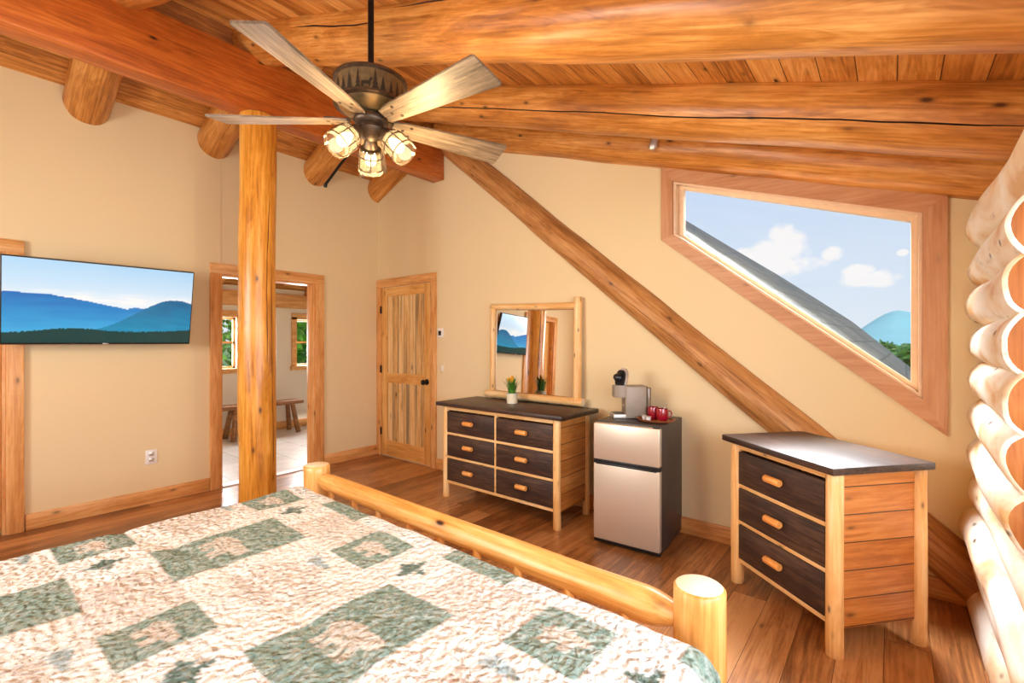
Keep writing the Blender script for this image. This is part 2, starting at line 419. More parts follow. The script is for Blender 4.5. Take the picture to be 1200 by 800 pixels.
# ------------------------------------------------------------------ shell
bm = NB(); box(bm, -.07, XR, YB, 0, -.12, 0); struct('floor', bm, M['floor'], smooth=False)
bm = NB(); box(bm, -2.6, -.07, -3.0, 2.4, -.12, 0.0); struct('floor_hall', bm, M['tile'], smooth=False)

# left wall with two openings (bed-side closet door and hall doorway)
bm = NB()
box(bm, -.14, .004, YB, -3.96, 0, 3.385); box(bm, -.14, .004, -3.96, -3.15, 2.045, 3.385)
box(bm, -.14, .004, -3.15, -1.76, 0, 3.385)
box(bm, -.14, 0, -1.76, -.82, 2.045, 3.385); box(bm, -.14, 0, -.82, .15, 0, 3.385)
struct('wall_left', bm, M['wall'], smooth=False)

# back wall with the sloping window opening
iTL = (3.718, 2.588); iBL = (3.718, 2.194); iTR = (5.108, 2.112); iBR = (5.108, 1.082)
bm = NB()
def wz(poly): prism(bm, poly, 0, .16, 'XZ')
wz([(0, 0), (iTL[0], 0), (iTL[0], zr(iTL[0])), (RIDGE, zr(RIDGE)), (0, 3.385)])
wz([(iTR[0], 0), (XR, 0), (XR, zr(XR)), (iTR[0], zr(iTR[0]))])
wz([(iBL[0], 0), (iBR[0], 0), iBR, iBL]); wz([iTL, iTR, (iTR[0], zr(iTR[0])), (iTL[0], zr(iTL[0]))])
struct('wall_back', bm, M['wall'], smooth=False)
# wall behind the bed (behind the camera), with an opening added for the fill light
bm = NB()
box(bm, -.14, 1.2, YB - .15, YB, 0, 3.4); box(bm, 3.1, XR, YB - .15, YB, 0, 2.3)
box(bm, 1.2, 3.1, YB - .15, YB, 0, 1.25)
prism(bm, [(1.2, 2.25), (XR, 2.25), (XR, zr(XR)), (1.2, zr(1.2))], YB - .15, YB, 'XZ')
prism(bm, [(-.14, 3.33), (1.2, 3.33), (1.2, zr(1.2)), (RIDGE, zr(RIDGE))], YB - .15, YB, 'XZ')
struct('wall_front', bm, M['wall'], smooth=False)
bm = NB()
for a in ((1.12, 1.22, 1.18, 2.32), (3.08, 3.18, 1.18, 2.32), (2.12, 2.2, 1.25, 2.25)): box(bm, a[0], a[1], YB - .1, YB + .03, a[2], a[3], .004)
box(bm, 1.12, 3.18, YB - .1, YB + .03, 2.24, 2.33, .004); box(bm, 1.10, 3.20, YB - .1, YB + .05, 1.17, 1.26, .004)
w2 = struct('window_2', bm, M['trim_x'])  # unseen window added to frame the fill light
bm = NB(); box(bm, 1.22, 3.08, YB - .07, YB - .06, 1.26, 2.24); struct('pane', bm, M['glass'], w2, smooth=False)

# ceiling: two board slopes
bm = NB()
prism(bm, [(-.14, zl(-.14)), (RIDGE, zl(RIDGE)), (RIDGE, zl(RIDGE) + .12), (-.14, zl(-.14) + .12)], YB - .15, .16, 'XZ')
prism(bm, [(RIDGE, zr(RIDGE)), (6.45, zr(6.45)), (6.45, zr(6.45) + .12), (RIDGE, zr(RIDGE) + .12)], YB - .15, .16, 'XZ')  # right slope overshoots the wall as an unseen eave added to block sun
struct('ceiling', bm, M['ceil'], smooth=False)

# baseboards
def bb(name, boxes, m):
    b = NB()
    for a in boxes: box(b, *a, bev=.004)
    struct(name, b, m)
bb('baseboard_left', [(.004, .024, -3.058, -1.86, 0, .118), (0, .02, -.72, -.02, 0, .118)], M['trim_y'])
bb('baseboard_back', [(1.10, 5.30, -.02, 0, 0, .118)], M['trim_x'])

# log wall on the right ------------------------------------------------
bm = NB(); box(bm, 5.46, XR, YB, .16, 2.06, 2.62)
wr = struct('wall_right', bm, M['wall'], smooth=False)
XL = 5.393
zs = [.05, .242, .432, .622]
offs = [0, .012, -.03, .0]
for i, z in enumerate(zs):
    place_log('log', (XL + offs[i], 0.0, z), (XL + offs[i], YB, z), .113, .118, [M['logwall'], M['logcut']], wr, seed=20 + i, segs=32, rings=60, bump=.035, wob=.012)
for i, z in enumerate([.812, 1.003, 1.195, 1.39, 1.585, 1.778]):
    place_log('log', (XL, 0.0, z), (XL - .012, -1.255 + .01 * math.sin(i * 2.1), z), .108, .128, [M['logwall'], M['logcut']], wr, seed=30 + i, segs=36, rings=24, bump=.035, wob=.008)
    place_log('log', (XL, -4.45, z), (XL, YB, z), .110, .112, [M['logwall'], M['logcut']], wr, seed=40 + i, segs=24, rings=8, wob=.004)
place_log('log', (XL + .005, 0.0, 1.985), (XL - .005, YB, 1.985), .118, .135, [M['logwall'], M['logcut']], wr, seed=51, segs=36, rings=60, bump=.035, wob=.012)
# window unit that fills the log opening
bm = NB()
for (y0, y1, z0, z1) in ((-1.38, -1.30, .88, 1.88), (-4.45, -4.37, .88, 1.88), (-1.38, -4.37, .86, .93), (-1.38, -4.37, 1.82, 1.89), (-2.92, -2.84, .9, 1.85)):
    box(bm, 5.44, 5.54, min(y0, y1), max(y0, y1), z0, z1, .004)
w3 = struct('window_3', bm, M['trim_y'])
bm = NB(); box(bm, 5.485, 5.493, -4.37, -1.38, .93, 1.82); struct('pane', bm, M['glass'], w3, smooth=False)

# sloping gable window ---------------------------------------------------
def ring_poly(bm, outer, inner, y0, y1, idx=None):
    n = len(outer)
    for i in (range(n) if idx is None else idx):
        j = (i + 1) % n
        prism(bm, [outer[i], outer[j], inner[j], inner[i]], y0, y1, 'XZ', bev=.0015)
oc = [(3.633, 2.161), (5.211, .887), (5.211, 2.194), (3.633, 2.723)]
ic = [(3.718, 2.194), (5.108, 1.082), (5.108, 2.112), (3.718, 2.588)]
bm = NB(); ring_poly(bm, oc, ic, -.022, 0, [0, 2])
w1 = struct('window_1', bm, M['wtrim_x'])
bm = NB(); ring_poly(bm, oc, ic, -.022, 0, [1, 3]); obj('side_casing', bm, M['wtrim'], w1)
s1 = [(3.738, 2.197), (5.092, 1.113), (5.092, 2.100), (3.738, 2.567)]
s2 = [(3.775, 2.200), (5.062, 1.170), (5.062, 2.085), (3.775, 2.535)]
bm = NB(); ring_poly(bm, ic, s1, -.004, .15); obj('jamb', bm, M['wjamb'], w1)
bm = NB(); ring_poly(bm, s1, s2, .05, .10); obj('sash', bm, M['wjamb'], w1)
bm = NB(); prism(bm, s2, .072, .078, 'XZ'); obj('pane', bm, M['glass'], w1, smooth=False)

# hall doorway casing
bm = NB()
for y0, y1, zt in ((-1.856, -1.76, 2.045), (-.82, -.724, 2.045)): box(bm, -.02 if y0 < -1 else -.02, .034 if y0 < -1 else .022, y0, y1, 0, zt, .003)
t1 = struct('trim_1', bm, M['trim'])
bm = NB(); box(bm, -.02, .024, -1.856, -.724, 2.045, 2.145, .003); obj('head_casing', bm, M['trim_y'], t1)
bm = NB(); box(bm, -.15, 0, -1.765, -1.745, 0, 2.03, .002); box(bm, -.15, 0, -.838, -.818, 0, 2.03, .002)
box(bm, -.10, -.06, -1.745, -1.730, 0, 2.02); box(bm, -.10, -.06, -.853, -.838, 0, 2.02); obj('jamb', bm, M['trim'], t1)
bm = NB(); box(bm, -.15, 0, -1.765, -.818, 2.028, 2.05, .002); obj('head_jamb', bm, M['trim_y'], t1)
bm = NB(); box(bm, -.14, 0.03, -1.745, -.84, 0, .012, .004); obj('daylit_threshold', bm, M['white'], t1)  # white colour paints in the daylight that whitens the doorway floor

# closet door at the far left
bm = NB(); box(bm, 0, .036, -3.156, -3.064, 0, 2.045, .003); box(bm, 0, .036, -4.05, -3.955, 0, 2.045, .003)
t2 = struct('trim_2', bm, M['trim'])
bm = NB(); box(bm, 0, .036, -4.05, -3.064, 2.045, 2.14, .003); obj('head_casing', bm, M['trim_y'], t2)
bm = NB(); box(bm, -.14, .012, -3.174, -3.154, 0, 2.045); box(bm, -.14, .012, -3.956, -3.936, 0, 2.045); obj('jamb', bm, M['trim'], t2)
bm = NB(); box(bm, -.10, -.06, -3.935, -3.175, .008, 2.035, .003)
d2 = struct('door_2', bm, M['doorwood'])
bm = NB()
for z0, z1 in ((.2, .92), (1.04, 1.92)): box(bm, -.062, -.052, -3.82, -3.29, z0, z1, .004)
obj('panel', bm, M['doorwood'], d2)

# pine door in the back wall
bm = NB()
box(bm, 0.0, .088, -.024, 0, 0, 2.062, .003); box(bm, 1.006, 1.096, -.024, 0, 0, 2.062, .003)
t3 = struct('trim_3', bm, M['trim'])
bm = NB(); box(bm, 0.0, 1.096, -.026, 0, 2.062, 2.162, .003); obj('head_casing', bm, M['trim_x'], t3)
bm = NB(); box(bm, .092, .200, -.012, .0, .012, 2.055, .002); box(bm, .895, 1.002, -.012, 0, .012, 2.055, .002)
d1 = struct('door_1', bm, M['doorwood'])
bm = NB(); box(bm, .2, .895, -.012, 0, 1.945, 2.055, .002); box(bm, .2, .895, -.012, 0, .90, 1.02, .002); box(bm, .2, .895, -.012, 0, .012, .20, .002)
obj('rail', bm, M['doorcross'], d1)
bm = NB(); box(bm, .2, .895, -.004, 0, 1.02, 1.945); obj('upper_panel', bm, M['doorpanel'], d1, smooth=False)
bm = NB(); box(bm, .2, .895, -.004, 0, .20, .90); obj('lower_panel', bm, M['doorpanel'], d1, smooth=False)
bm = NB(); mk = Matrix.Translation((.945, -.012, .945)) @ Matrix.Rotation(PI / 2, 4, 'X')
lathe(bm, [(.033, 0), (.033, .006), (.012, .01), (.011, .03), (.024, .04), (.031, .052), (.028, .066), (.012, .073), (.0, .074)], 24, mat=mk)
k = obj('knob', bm, M['blackmetal'], d1); k['label'] = 'round black door knob'
for z in (1.79, 1.06, .30):
    bm = NB(); box(bm, .083, .097, -.03, -.012, z - .045, z + .045, .003); obj('hinge', bm, M['blackmetal'], d1)

# ------------------------------------------------------------------ log frame
M['crack'] = plain('dark_log_crack', srgb(70, 36, 16), .8)
RF = [M['rafter'], M['rafter_end'], M['crack']]
def zc(x, r=.15): return 4.083 - .334 * x
gr = 'log rafters below the sloping ceiling'
def rafter(p0, p1, r0, r1, label, **kw):
    o = place_log('log_rafter', p0, p1, r0, r1, RF, **kw); setp(o, label, 'beam', gr); del o['group']; return o
rafter((1.22, 0.0, zc(1.22)), (5.56, 0.0, zc(5.56)), .150, .155, 'orange log rafter running along the top of the window wall', seed=1, segs=48, rings=60)
rafter((1.10, -.81, zc(1.10)), (5.56, -.72, zc(5.56)), .150, .160, 'middle orange log rafter with a long dark crack, right of the fan', seed=2, segs=96, rings=90,
       cracks=[(PI + R(30), 1.0, 4.6, .018)])
rafter((1.05, -1.86, zc(1.05) + .06), (5.56, -1.60, zc(5.56) + .01), .178, .158, 'thickest orange log rafter crossing the top right above the ceiling fan', seed=3, segs=96, rings=90,
       cracks=[(PI + R(12), .9, 2.0, .012), (PI + R(-14), 1.9, 2.9, .008)])
rafter((1.10, -2.72, zc(1.10)), (5.56, -2.62, zc(5.56)), .150, .155, 'orange log rafter at the upper left behind the ridge beam, mostly above the picture', seed=4, segs=32, rings=40)
# short logs on the left slope
gl = ['log stub above the television, leftmost under the ridge beam', 'log stub between the television and the round post', 'log stub between the round post and the fan', 'log stub in the corner above the plank door']
for i, y in enumerate((-2.715, -1.815, -.815, 0.0)):
    r = (.145, .142, .142, .145)[i]
    o = place_log('log_rafter', (-.10, y, 3.288 - .0378), (1.10, y, 3.288 + .378 * 1.10), r, r, RF, seed=60 + i, segs=36, rings=24, bump=.02)
    setp(o, gl[i], 'beam')
# ridge beam
bm = NB(); box(bm, 1.048, 1.218, YB, -.005, 3.15, 3.585, .008)
o = obj('ridge_beam', bm, M['beam']); setp(o, 'long square reddish timber beam resting on the round post', 'beam')
# post
o = place_log('log_post', (1.135, -1.885, 0), (1.135, -1.885, 3.148), .133, .128, [M['post'], M['rafter_end'], M['crack']], seed=9, segs=96, rings=60, bump=.022, wob=.008,
              cracks=[(R(-60), .3, 2.0, .012), (R(-80), 1.2, 2.6, .008)])
setp(o, 'round yellow-orange log post standing in front of the hall doorway', 'post')
# brace
d = (Vector((4.341, 0, .975)) - Vector((2.374, 0, 2.613))).normalized()
a = Vector((2.374, -.0, 2.60)) - d * 1.38; b = Vector((2.374, -.0, 2.60)) + d * 3.90
o = place_log('log_brace', a, b, .112, .120, [M['brace'], M['rafter_end'], M['crack']], seed=12, segs=96, rings=80, bump=.03,
              cracks=[(PI + R(10), 2.75, 3.2, .02), (PI + R(-5), 4.0, 5.0, .02), (PI + R(15), .5, .8, .012)])
setp(o, 'long diagonal log brace set in the window wall, running down behind the chest', 'beam')
# dark rod below the ridge beam
bm = NB(); A = Vector((1.10, -1.075, 3.135)); Bq = Vector((.62, -1.035, 2.965))
tube(bm, [A, Bq], .013, 10); tube(bm, [Bq, Bq + Vector((-.012, 0, -.03))], .017, 10)
o = obj('metal_rod', bm, M['blackmetal']); setp(o, 'thin black metal rod poking out below the ridge beam behind the fan lights', 'rod')
# small bracket on the rafter
t = thing('spot_fitting', 'small grey metal fitting fixed to the rafter left of the window', 'fitting', (3.655, -.175, 2.885))
bm = NB(); box(bm, -.035, .035, -.03, .03, .0, .045, .004); obj('base', bm, M['blackmetal'], t)
bm = NB(); lathe(bm, [(.020, .0), (.026, -.03), (.032, -.07), (.022, -.095), (0, -.098)], 16, mat=Matrix.Rotation(.35, 4, 'Y')); obj('lamp_head', bm, M['silverlite'], t)

# ------------------------------------------------------------------ television
t = thing('television', 'large flat television showing blue mountains, mounted on the left wall', 'television', (.249, -2.634, 1.685))
a = math.atan2(-2.073 + 3.196, .263 - .235)
rotz = Matrix.Rotation(a - PI / 2, 4, 'Z'); tilt = Matrix.Rotation(R(13), 4, 'Y')
TM = rotz @ tilt
W, Hh = 1.125, .632
bm = NB(); box(bm, -.045, 0, -W / 2, W / 2, -Hh / 2, Hh / 2, .006, mat=TM)
box(bm, -.075, -.04, -W / 2 + .15, W / 2 - .15, -Hh / 2 + .05, Hh / 2 - .15, .01, mat=TM); obj('housing', bm, M['black'], t)
bm = NB(); nx, ny = 180, 100
cl = bm.loops.layers.color.new('Col')
def tvcol(u, v):  # u: left to right in the picture, v: bottom to top
    nn = lambda s, f: noise.noise(Vector((u * f, s, 0)))
    far = .56 + .07 * math.cos((u - .08) * 4.5) - .20 * max(0, u - .35) + .012 * nn(1, 9)
    far = .60 - .20 * u + .03 * math.sin(u * 7) + .012 * nn(1, 12) if u < .62 else .47 + .01 * nn(2, 14)
    near = .10 + .50 * math.exp(-((u - .90) / .33) ** 2) + .008 * nn(3, 20)
    ridge = .12 + .06 * math.exp(-((u - .32) / .2) ** 2) + .06 * u * u + .012 * nn(4, 60)
    def mixc(a, b, f): f = max(0, min(1, f)); return tuple(x + (y - x) * f for x, y in zip(a, b))
    if v < ridge:
        g = .5 + .5 * noise.noise(Vector((u * 120, v * 90, 0))); return mixc((4, 46, 52), (16, 84, 74), g)
    if v < near: return mixc((26, 150, 190), (10, 104, 150), (v - .1) / .5 + .25 * noise.noise(Vector((u * 9 + v * 12, v * 14, 0))))
    if v < far: return mixc((70, 176, 226), (14, 112, 188), (v - .15) / .45 + .15 * noise.noise(Vector((u * 5, v * 18, 4))))
    cl_ = max(0, noise.noise(Vector((u * 7, v * 34, 7))) * 1.2 + .2) * max(0, 1 - abs(v - .56) / .12)
    c = mixc((232, 242, 250), (176, 216, 246), (v - .5) / .5 if u > .5 else (v - .45) / .6)
    return mixc(c, (255, 250, 246), min(1, cl_ + .5 * max(0, 1 - abs(v - .55) / .12)))
vs = [[bm.verts.new(TM @ Vector((.0015, -W / 2 + .008 + (W - .016) * i / nx, -Hh / 2 + .014 + (Hh - .022) * j / ny))) for j in range(ny + 1)] for i in range(nx + 1)]
for i in range(nx):
    for j in range(ny):
        f = bm.faces.new((vs[i][j], vs[i + 1][j], vs[i + 1][j + 1], vs[i][j + 1]))
        for lp, (ii, jj) in zip(f.loops, ((i, j), (i + 1, j), (i + 1, j + 1), (i, j + 1))):
            c = tvcol(ii / nx, jj / ny); lp[cl] = tuple(max(0, min(1, x / 255)) for x in c) + (1,)
obj('screen', bm, M['screen'], t, smooth=False)
bm = NB(); box(bm, .0, .003, -.018, .018, -Hh / 2 + .003, -Hh / 2 + .010, .0008, mat=TM); obj('badge', bm, M['silverlite'], t)
bm = NB(); box(bm, -.24, -.225, -.12, .12, -.12, .12, .003); tube(bm, [(-.23, 0, .05), (-.07, 0, .03)], .018, 10); tube(bm, [(-.23, 0, -.05), (-.06, 0, -.03)], .018, 10)
obj('wall_bracket', bm, M['blackmetal'], t)

# outlet, thermostat, switch
t = thing('power_outlet', 'white double power outlet low on the wall below the television', 'outlet', (.004, -2.30, .40))
bm = NB(); box(bm, 0, .007, -.042, .042, -.062, .062, .003); obj('plate', bm, M['white'], t)
for z in (-.025, .025):
    bm = NB(); box(bm, .006, .010, -.018, .018, z - .017, z + .017, .002); s = obj('socket', bm, M['silverlite'], t)
t = thing('thermostat', 'small white thermostat with a dark screen right of the plank door', 'thermostat', (1.165, 0, 1.495))
bm = NB(); box(bm, -.045, .05, -.018, 0, -.05, .05, .006); obj('housing', bm, M['white'], t)
bm = NB(); box(bm, -.025, .02, -.020, -.017, -.028, .022, .002); obj('display', bm, M['black'], t)
t = thing('light_switch', 'small pale light switch on the wall below the thermostat', 'light switch', (1.19, 0, 1.11))
bm = NB(); box(bm, -.036, .036, -.006, 0, -.058, .058, .003); obj('plate', bm, M['wall'], t)
bm = NB(); box(bm, -.015, .015, -.010, -.005, -.03, .03, .002); obj('rocker', bm, M['white'], t)

# ------------------------------------------------------------------ ceiling fan
FX, FY = 3.112, -2.187
t = thing('ceiling_fan', 'five-bladed ceiling fan with greyed wooden blades and three glowing jar lamps', 'ceiling fan', (FX, FY, 0))
bm = NB(); tube(bm, [(0, 0, 2.58), (0, 0, zr(FX) + .01)], .014, 16); lathe(bm, [(.0, -.09), (.03, -.09), (.07, -.02), (.075, .03)], 24, center=(0, 0, zr(FX) + .0)); obj('down_rod', bm, M['blackmetal'], t)
bm = NB(); lathe(bm, [(0.02, 2.600), (.156, 2.600), (.164, 2.597), (.164, 2.587), (.157, 2.583), (.155, 2.581)], 64)
lathe(bm, [(.155, 2.492), (.164, 2.490), (.164, 2.480), (.158, 2.476), (.10, 2.476)], 64, cap=True); hs = obj('motor_housing', bm, M['bronze'], t)
bm = NB(); lathe(bm, [(.154, 2.488), (.154, 2.585)], 64, cap=False); obj('decorative_band', bm, M['band'], t)
bm = NB()
for i in range(26):  # conifers and animals cut out round the band
    a0 = 2 * PI * i / 26 + random.uniform(-.04, .04); h = random.uniform(.05, .088); w = random.uniform(.022, .034)
    def bp(da, z, rr=.1575): return bm.verts.new((rr * math.cos(a0 + da / rr), rr * math.sin(a0 + da / rr), 2.491 + z))
    if i % 5 == 3:
        f = [(-.022, .012), (-.02, .03), (-.016, .03), (.010, .030), (.016, .046), (.024, .046), (.026, .038), (.018, .03), (.016, .01), (.012, .0), (.010, .016), (-.012, .016), (-.014, 0), (-.018, 0)]
        bm.faces.new([bp(x, z) for x, z in f])
    else:
        for q in range(4):
            z0 = h * q / 4.6; ww = w * (1 - q / 4.4)
            bm.faces.new([bp(-ww / 2, z0), bp(ww / 2, z0), bp(0, z0 + h * .38)])
obj('tree_cutouts', bm, M['treecut'], t, smooth=False)
bm = NB(); lathe(bm, [(.145, 2.478), (.13, 2.462), (.085, 2.448), (.075, 2.442), (.0, 2.442)], 48); obj('vent_plate', bm, M['brass'], t)
bm = NB(); lathe(bm, [(.05, 2.444), (.072, 2.435), (.078, 2.42), (.074, 2.405), (.06, 2.395), (.064, 2.385), (.070, 2.372), (.058, 2.35), (.03, 2.335), (.012, 2.328), (0, 2.327)], 40); obj('hub', bm, M['bronze'], t)
for i, ang in enumerate((-138.5, -66.5, 3, 72, 145)):
    Mt = Matrix.Rotation(R(ang), 4, 'Z') @ Matrix.Translation((0, 0, 2.415)) @ Matrix.Rotation(R(-14), 4, 'X')
    Mt = Mt @ Matrix.Scale(-1, 4, (0, 0, 1)) if False else Mt
    bm = NB(); pl = [(.100, -.038), (.16, -.050), (.684, -.084), (.696, -.076), (.706, .076), (.696, .084), (.16, .050), (.100, .038)]
    prism(bm, pl, -.005, .005, 'XY', bev=.002)
    # blade mesh kept in its own frame so that the grain follows it
    bl = obj('blade', bm, M['blade'], t); bl.matrix_local = Mt
    bm = NB(); prism(bm, [(.055, -.018), (.12, -.014), (.17, -.040), (.20, -.040), (.20, -.028), (.165, -.006), (.165, .006), (.20, .028), (.20, .04), (.17, .040), (.12, .014), (.055, .018)], .0052, .013, 'XY')
    for sx, sy in ((.185, -.030), (.185, .030), (.15, 0)): lathe(bm, [(.0, -.009), (.006, -.0085), (.008, -.005)], 12, center=(sx, sy, 0))
    obj('blade_arm', bm, M['bronze'], bl)
for i, az in enumerate((26.6, 146.6, -93.4)):
    ax = Matrix.Rotation(R(az), 4, 'Z') @ Matrix.Translation((.035, 0, 2.385)) @ Matrix.Rotation(R(180 - 46), 4, 'Y')
    bm = NB(); lathe(bm, [(.016, -.03), (.018, .03), (.03, .045), (.034, .075), (.05, .08), (.05, .09)], 24)
    fit = obj('lamp_holder', bm, M['bronze'], t); fit.matrix_local = ax
    bm = NB(); lathe(bm, [(.050, .082), (.054, .10), (.056, .17), (.060, .195), (.057, .195), (.053, .17), (.051, .10)], 32, cap=False); obj('glass_jar', bm, M['jar'], fit)
    bm = NB()
    for zz, rr in ((.115, .0575), (.175, .0595)):
        tube(bm, [(rr * math.cos(2 * PI * q / 24), rr * math.sin(2 * PI * q / 24), zz) for q in range(25)], .0032, 6)
    for q in range(6):
        ca, sa = math.cos(PI * q / 3), math.sin(PI * q / 3); tube(bm, [(.052 * ca, .052 * sa, .085), (.0575 * ca, .0575 * sa, .115), (.0595 * ca, .0595 * sa, .175)], .0028, 6)
    obj('wire_cage', bm, M['bronze'], fit)
    bm = NB(); lathe(bm, [(.0, .075), (.012, .075), (.014, .095), (.024, .115), (.028, .135), (.024, .155), (.010, .167), (0, .168)], 20); obj('bulb', bm, M['bulb'], fit)

# ------------------------------------------------------------------ bed
t = thing('bed', 'peeled log bed seen from its side, with two round foot posts and a log rail', 'bed', (3.55, -3.2, 0))
PR = Vector((4.545, -2.055, 0)) - t.location; PL_ = Vector((2.425, -2.085, 0)) - t.location
BP = [M['bedpine'], M['pineend']]
for nm, p in (('foot_post', PR), ('foot_post', PL_)):
    place_log(nm, (p.x, p.y, 0), (p.x, p.y, .688), .072, .071, BP, t, seed=70 + p.x, segs=40, rings=20, bump=.015, wob=.002, bevel=.008)
place_log('top_rail', (PL_.x + .055, PL_.y, .608), (PR.x - .06, PR.y, .598), .045, .055, BP, t, seed=75, segs=40, rings=60, bump=.03, wob=.007, taper0=.09, taper1=.10)
place_log('lower_rail', (PL_.x + .05, PL_.y, .22), (PR.x - .05, PR.y, .22), .045, .045, BP, t, seed=76, segs=24, rings=20, taper0=.08, taper1=.08)
n = 9
for i in range(n):
    f = (i + 1) / (n + 1); x = PL_.x + (PR.x - PL_.x) * f; y = PL_.y + (PR.y - PL_.y) * f
    place_log('spindle', (x, y - .012, .23), (x, y - .03, .575), .024, .024, BP, t, seed=80 + i, segs=16, rings=14, taper0=.06, taper1=.09)
bm = NB(); box(bm, PL_.x + .1, PR.x - .1, PL_.y - .075, PL_.y - .05, .50, .545, .004); obj('foot_board', bm, M['pine_x'], t)
for s, xx in ((-1, PL_.x + .04), (1, PR.x - .04)):
    place_log('side_rail', (xx, PL_.y - .04, .34), (xx, -4.75 + 3.2, .34), .055, .055, BP, t, seed=90 + s, segs=24, rings=20, taper0=.08, taper1=.08)
for s, xx in ((-1, PL_.x), (1, PR.x)):
    place_log('head_post', (xx, -4.78 + 3.2, 0), (xx, -4.78 + 3.2, 1.15), .072, .07, BP, t, seed=93 + s, segs=24, rings=16)
place_log('head_rail', (PL_.x + .05, -4.78 + 3.2, 1.02), (PR.x - .05, -4.78 + 3.2, 1.02), .055, .055, BP, t, seed=96, segs=24, rings=20)
bm = NB(); box(bm, 2.60, 4.58, -4.66, -2.27, .30, .63, .04, seg=3)
o = obj('mattress', bm, M['white']); setp(o, 'white mattress hidden beneath the patchwork quilt', 'mattress')

# quilt ---------------------------------------------------------------
X0, X1, Y1, Y0, ZT = 2.555, 4.650, -2.228, -4.62, .648
def lerp(a, b, f): return tuple(x + (y - x) * f for x, y in zip(a, b))
GREEN = (106, 132, 118); GREEN2 = (166, 178, 162); CREAM = (244, 241, 236); TAN = (244, 234, 220); BROWN = (208, 190, 176); PINK = (226, 206, 190); DARK = (104, 122, 112); BLUE = (176, 190, 190)
def tree_mask(dx, dy):
    # a little conifer lying sideways
    if -.062 < dx < .062:
        h = (dx + .062) / .124
        w = .034 * (1 - h * .8) * (1 - .62 * ((h * 4) % 1)) + .004
        if dx < -.045: w = .006
        return abs(dy) < w
    return False
def bear_mask(dx, dy, s=1):
    dx /= s; dy /= s
    if (dx / .062) ** 2 + (dy / .030) ** 2 < 1: return True
    if ((dx - .062) / .024) ** 2 + ((dy - .008) / .02) ** 2 < 1: return True
    for lx in (-.042, -.018, .024, .044):
        if abs(dx - lx) < .009 and -.055 < dy < 0: return True
    return False
def qcol(x, y):
    px_ = (x - 2.58) % .82; py_ = (y + 2.556) % .64
    n = noise.noise(Vector((x * 22, y * 22, 0))); n2 = noise.noise(Vector((x * 70, y * 70, 3)))
    if y > -2.30 or True:
        pass
    def plaid(base, line, amt):
        a = (x * 1 / .034) % 1; b = (y / .034) % 1
        f = (.5 if a < .22 else 0) + (.5 if b < .22 else 0)
        big = max(0, noise.noise(Vector((x * 5, y * 5, 8))) + .15)
        return lerp(base, line, min(1, f * amt * (0.4 + 1.4 * big)))
    if py_ < .215:
        if px_ < .215:
            c = lerp(GREEN, GREEN2, .5 + .8 * n2)
            if bear_mask(px_ - .1075, py_ - .115, .95): c = lerp(PINK, GREEN2, .25 + .5 * n2)
        elif px_ < .50:
            c = lerp(CREAM, TAN, .15 + .2 * n)
            if tree_mask(py_ - .105, px_ - .345) or tree_mask(px_ - .345, py_ - .105): c = lerp(DARK, GREEN, .4 + .5 * n2)
        else:
            c = plaid(lerp(TAN, CREAM, .45), BROWN, 1.3); c = lerp(c, BROWN, max(0, .35 + .9 * n2))
    else:
        if .365 < px_ < .655:
            c = lerp(GREEN, GREEN2, .5 + .8 * n2)
            if bear_mask(px_ - .50, (py_ - .42), 1.35): c = lerp(PINK, GREEN2, .3 + .6 * n2)
        else:
            c = plaid(lerp(CREAM, TAN, .3), (196, 168, 138), 1.1)
            q = (px_ + .165) % .82
            cx = q - .26
            if (cx / .17) ** 2 + ((py_ - .42) / .12) ** 2 < 1 + .6 * n: c = lerp(c, (186, 158, 138), max(0, .25 + 1.3 * n2))
            if tree_mask(px_ - .05, py_ - .575): c = lerp(BLUE, GREEN, .2)
    if y > -2.335 and not (.365 < px_ < .655): c = lerp(CREAM, BLUE, .75 if (x / .045) % 1 < .12 else .05)
    return c
def prof(a, W, rl, rr):
    """a from <0 .. >W : (position along, drop, outward)"""
    rad = .055
    if a < rad:
        d = rad - a
        ang = min(d / rad, PI / 2)
        p = rad - rad * math.sin(ang); dr = rad * (1 - math.cos(ang)) + max(0, d - rad * PI / 2)
        return p, dr
    if a > W - rad:
        p, dr = prof(W - a, W, rl, rr); return W - p, dr
    return a, 0
W = X1 - X0; Hq = Y1 - Y0
st = .0085
na = int((W + .40 + .42) / st); nb = int((Hq + .24) / st)
bm = NB(); cl = bm.loops.layers.color.new('Col'); G = []
for i in range(na + 1):
    a = -.40 + (W + .82) * i / na; p, da = prof(a, W, 0, 0); row = []
    for j in range(nb + 1):
        b = (Hq + .24) * j / nb; q, db = prof(b, Hq, 0, 0) if b > Hq / 2 else (b, 0)
        x = X0 + p; y = Y0 + q; z = ZT - da - db
        und = .010 * noise.noise(Vector((a * 3.1, b * 2.7, 1))) + .006 * noise.noise(Vector((a * 8, b * 7, 5))) + .002 * noise.noise(Vector((a * 40, b * 40, 2)))
        und -= .008 * math.exp(-((b - 1.62 - .18 * math.sin(a * 1.5)) / .03) ** 2)
        if da > .03 or db > .03:
            fold = .018 * math.sin(b * 16 + 2 * noise.noise(Vector((b * 3, 0, 0)))) * min(1, da / .15)
            x += (fold - abs(.02 * min(1, da / .2))) if a < .2 else (-fold * .6 + .03 * min(1, da / .2)) if a > W - .2 else 0
            und *= .5
        z = max(z + und, .06)
        if db > .05: z = max(z, .30)
        row.append((bm.verts.new((x, y, z)), a, b))
    G.append(row)
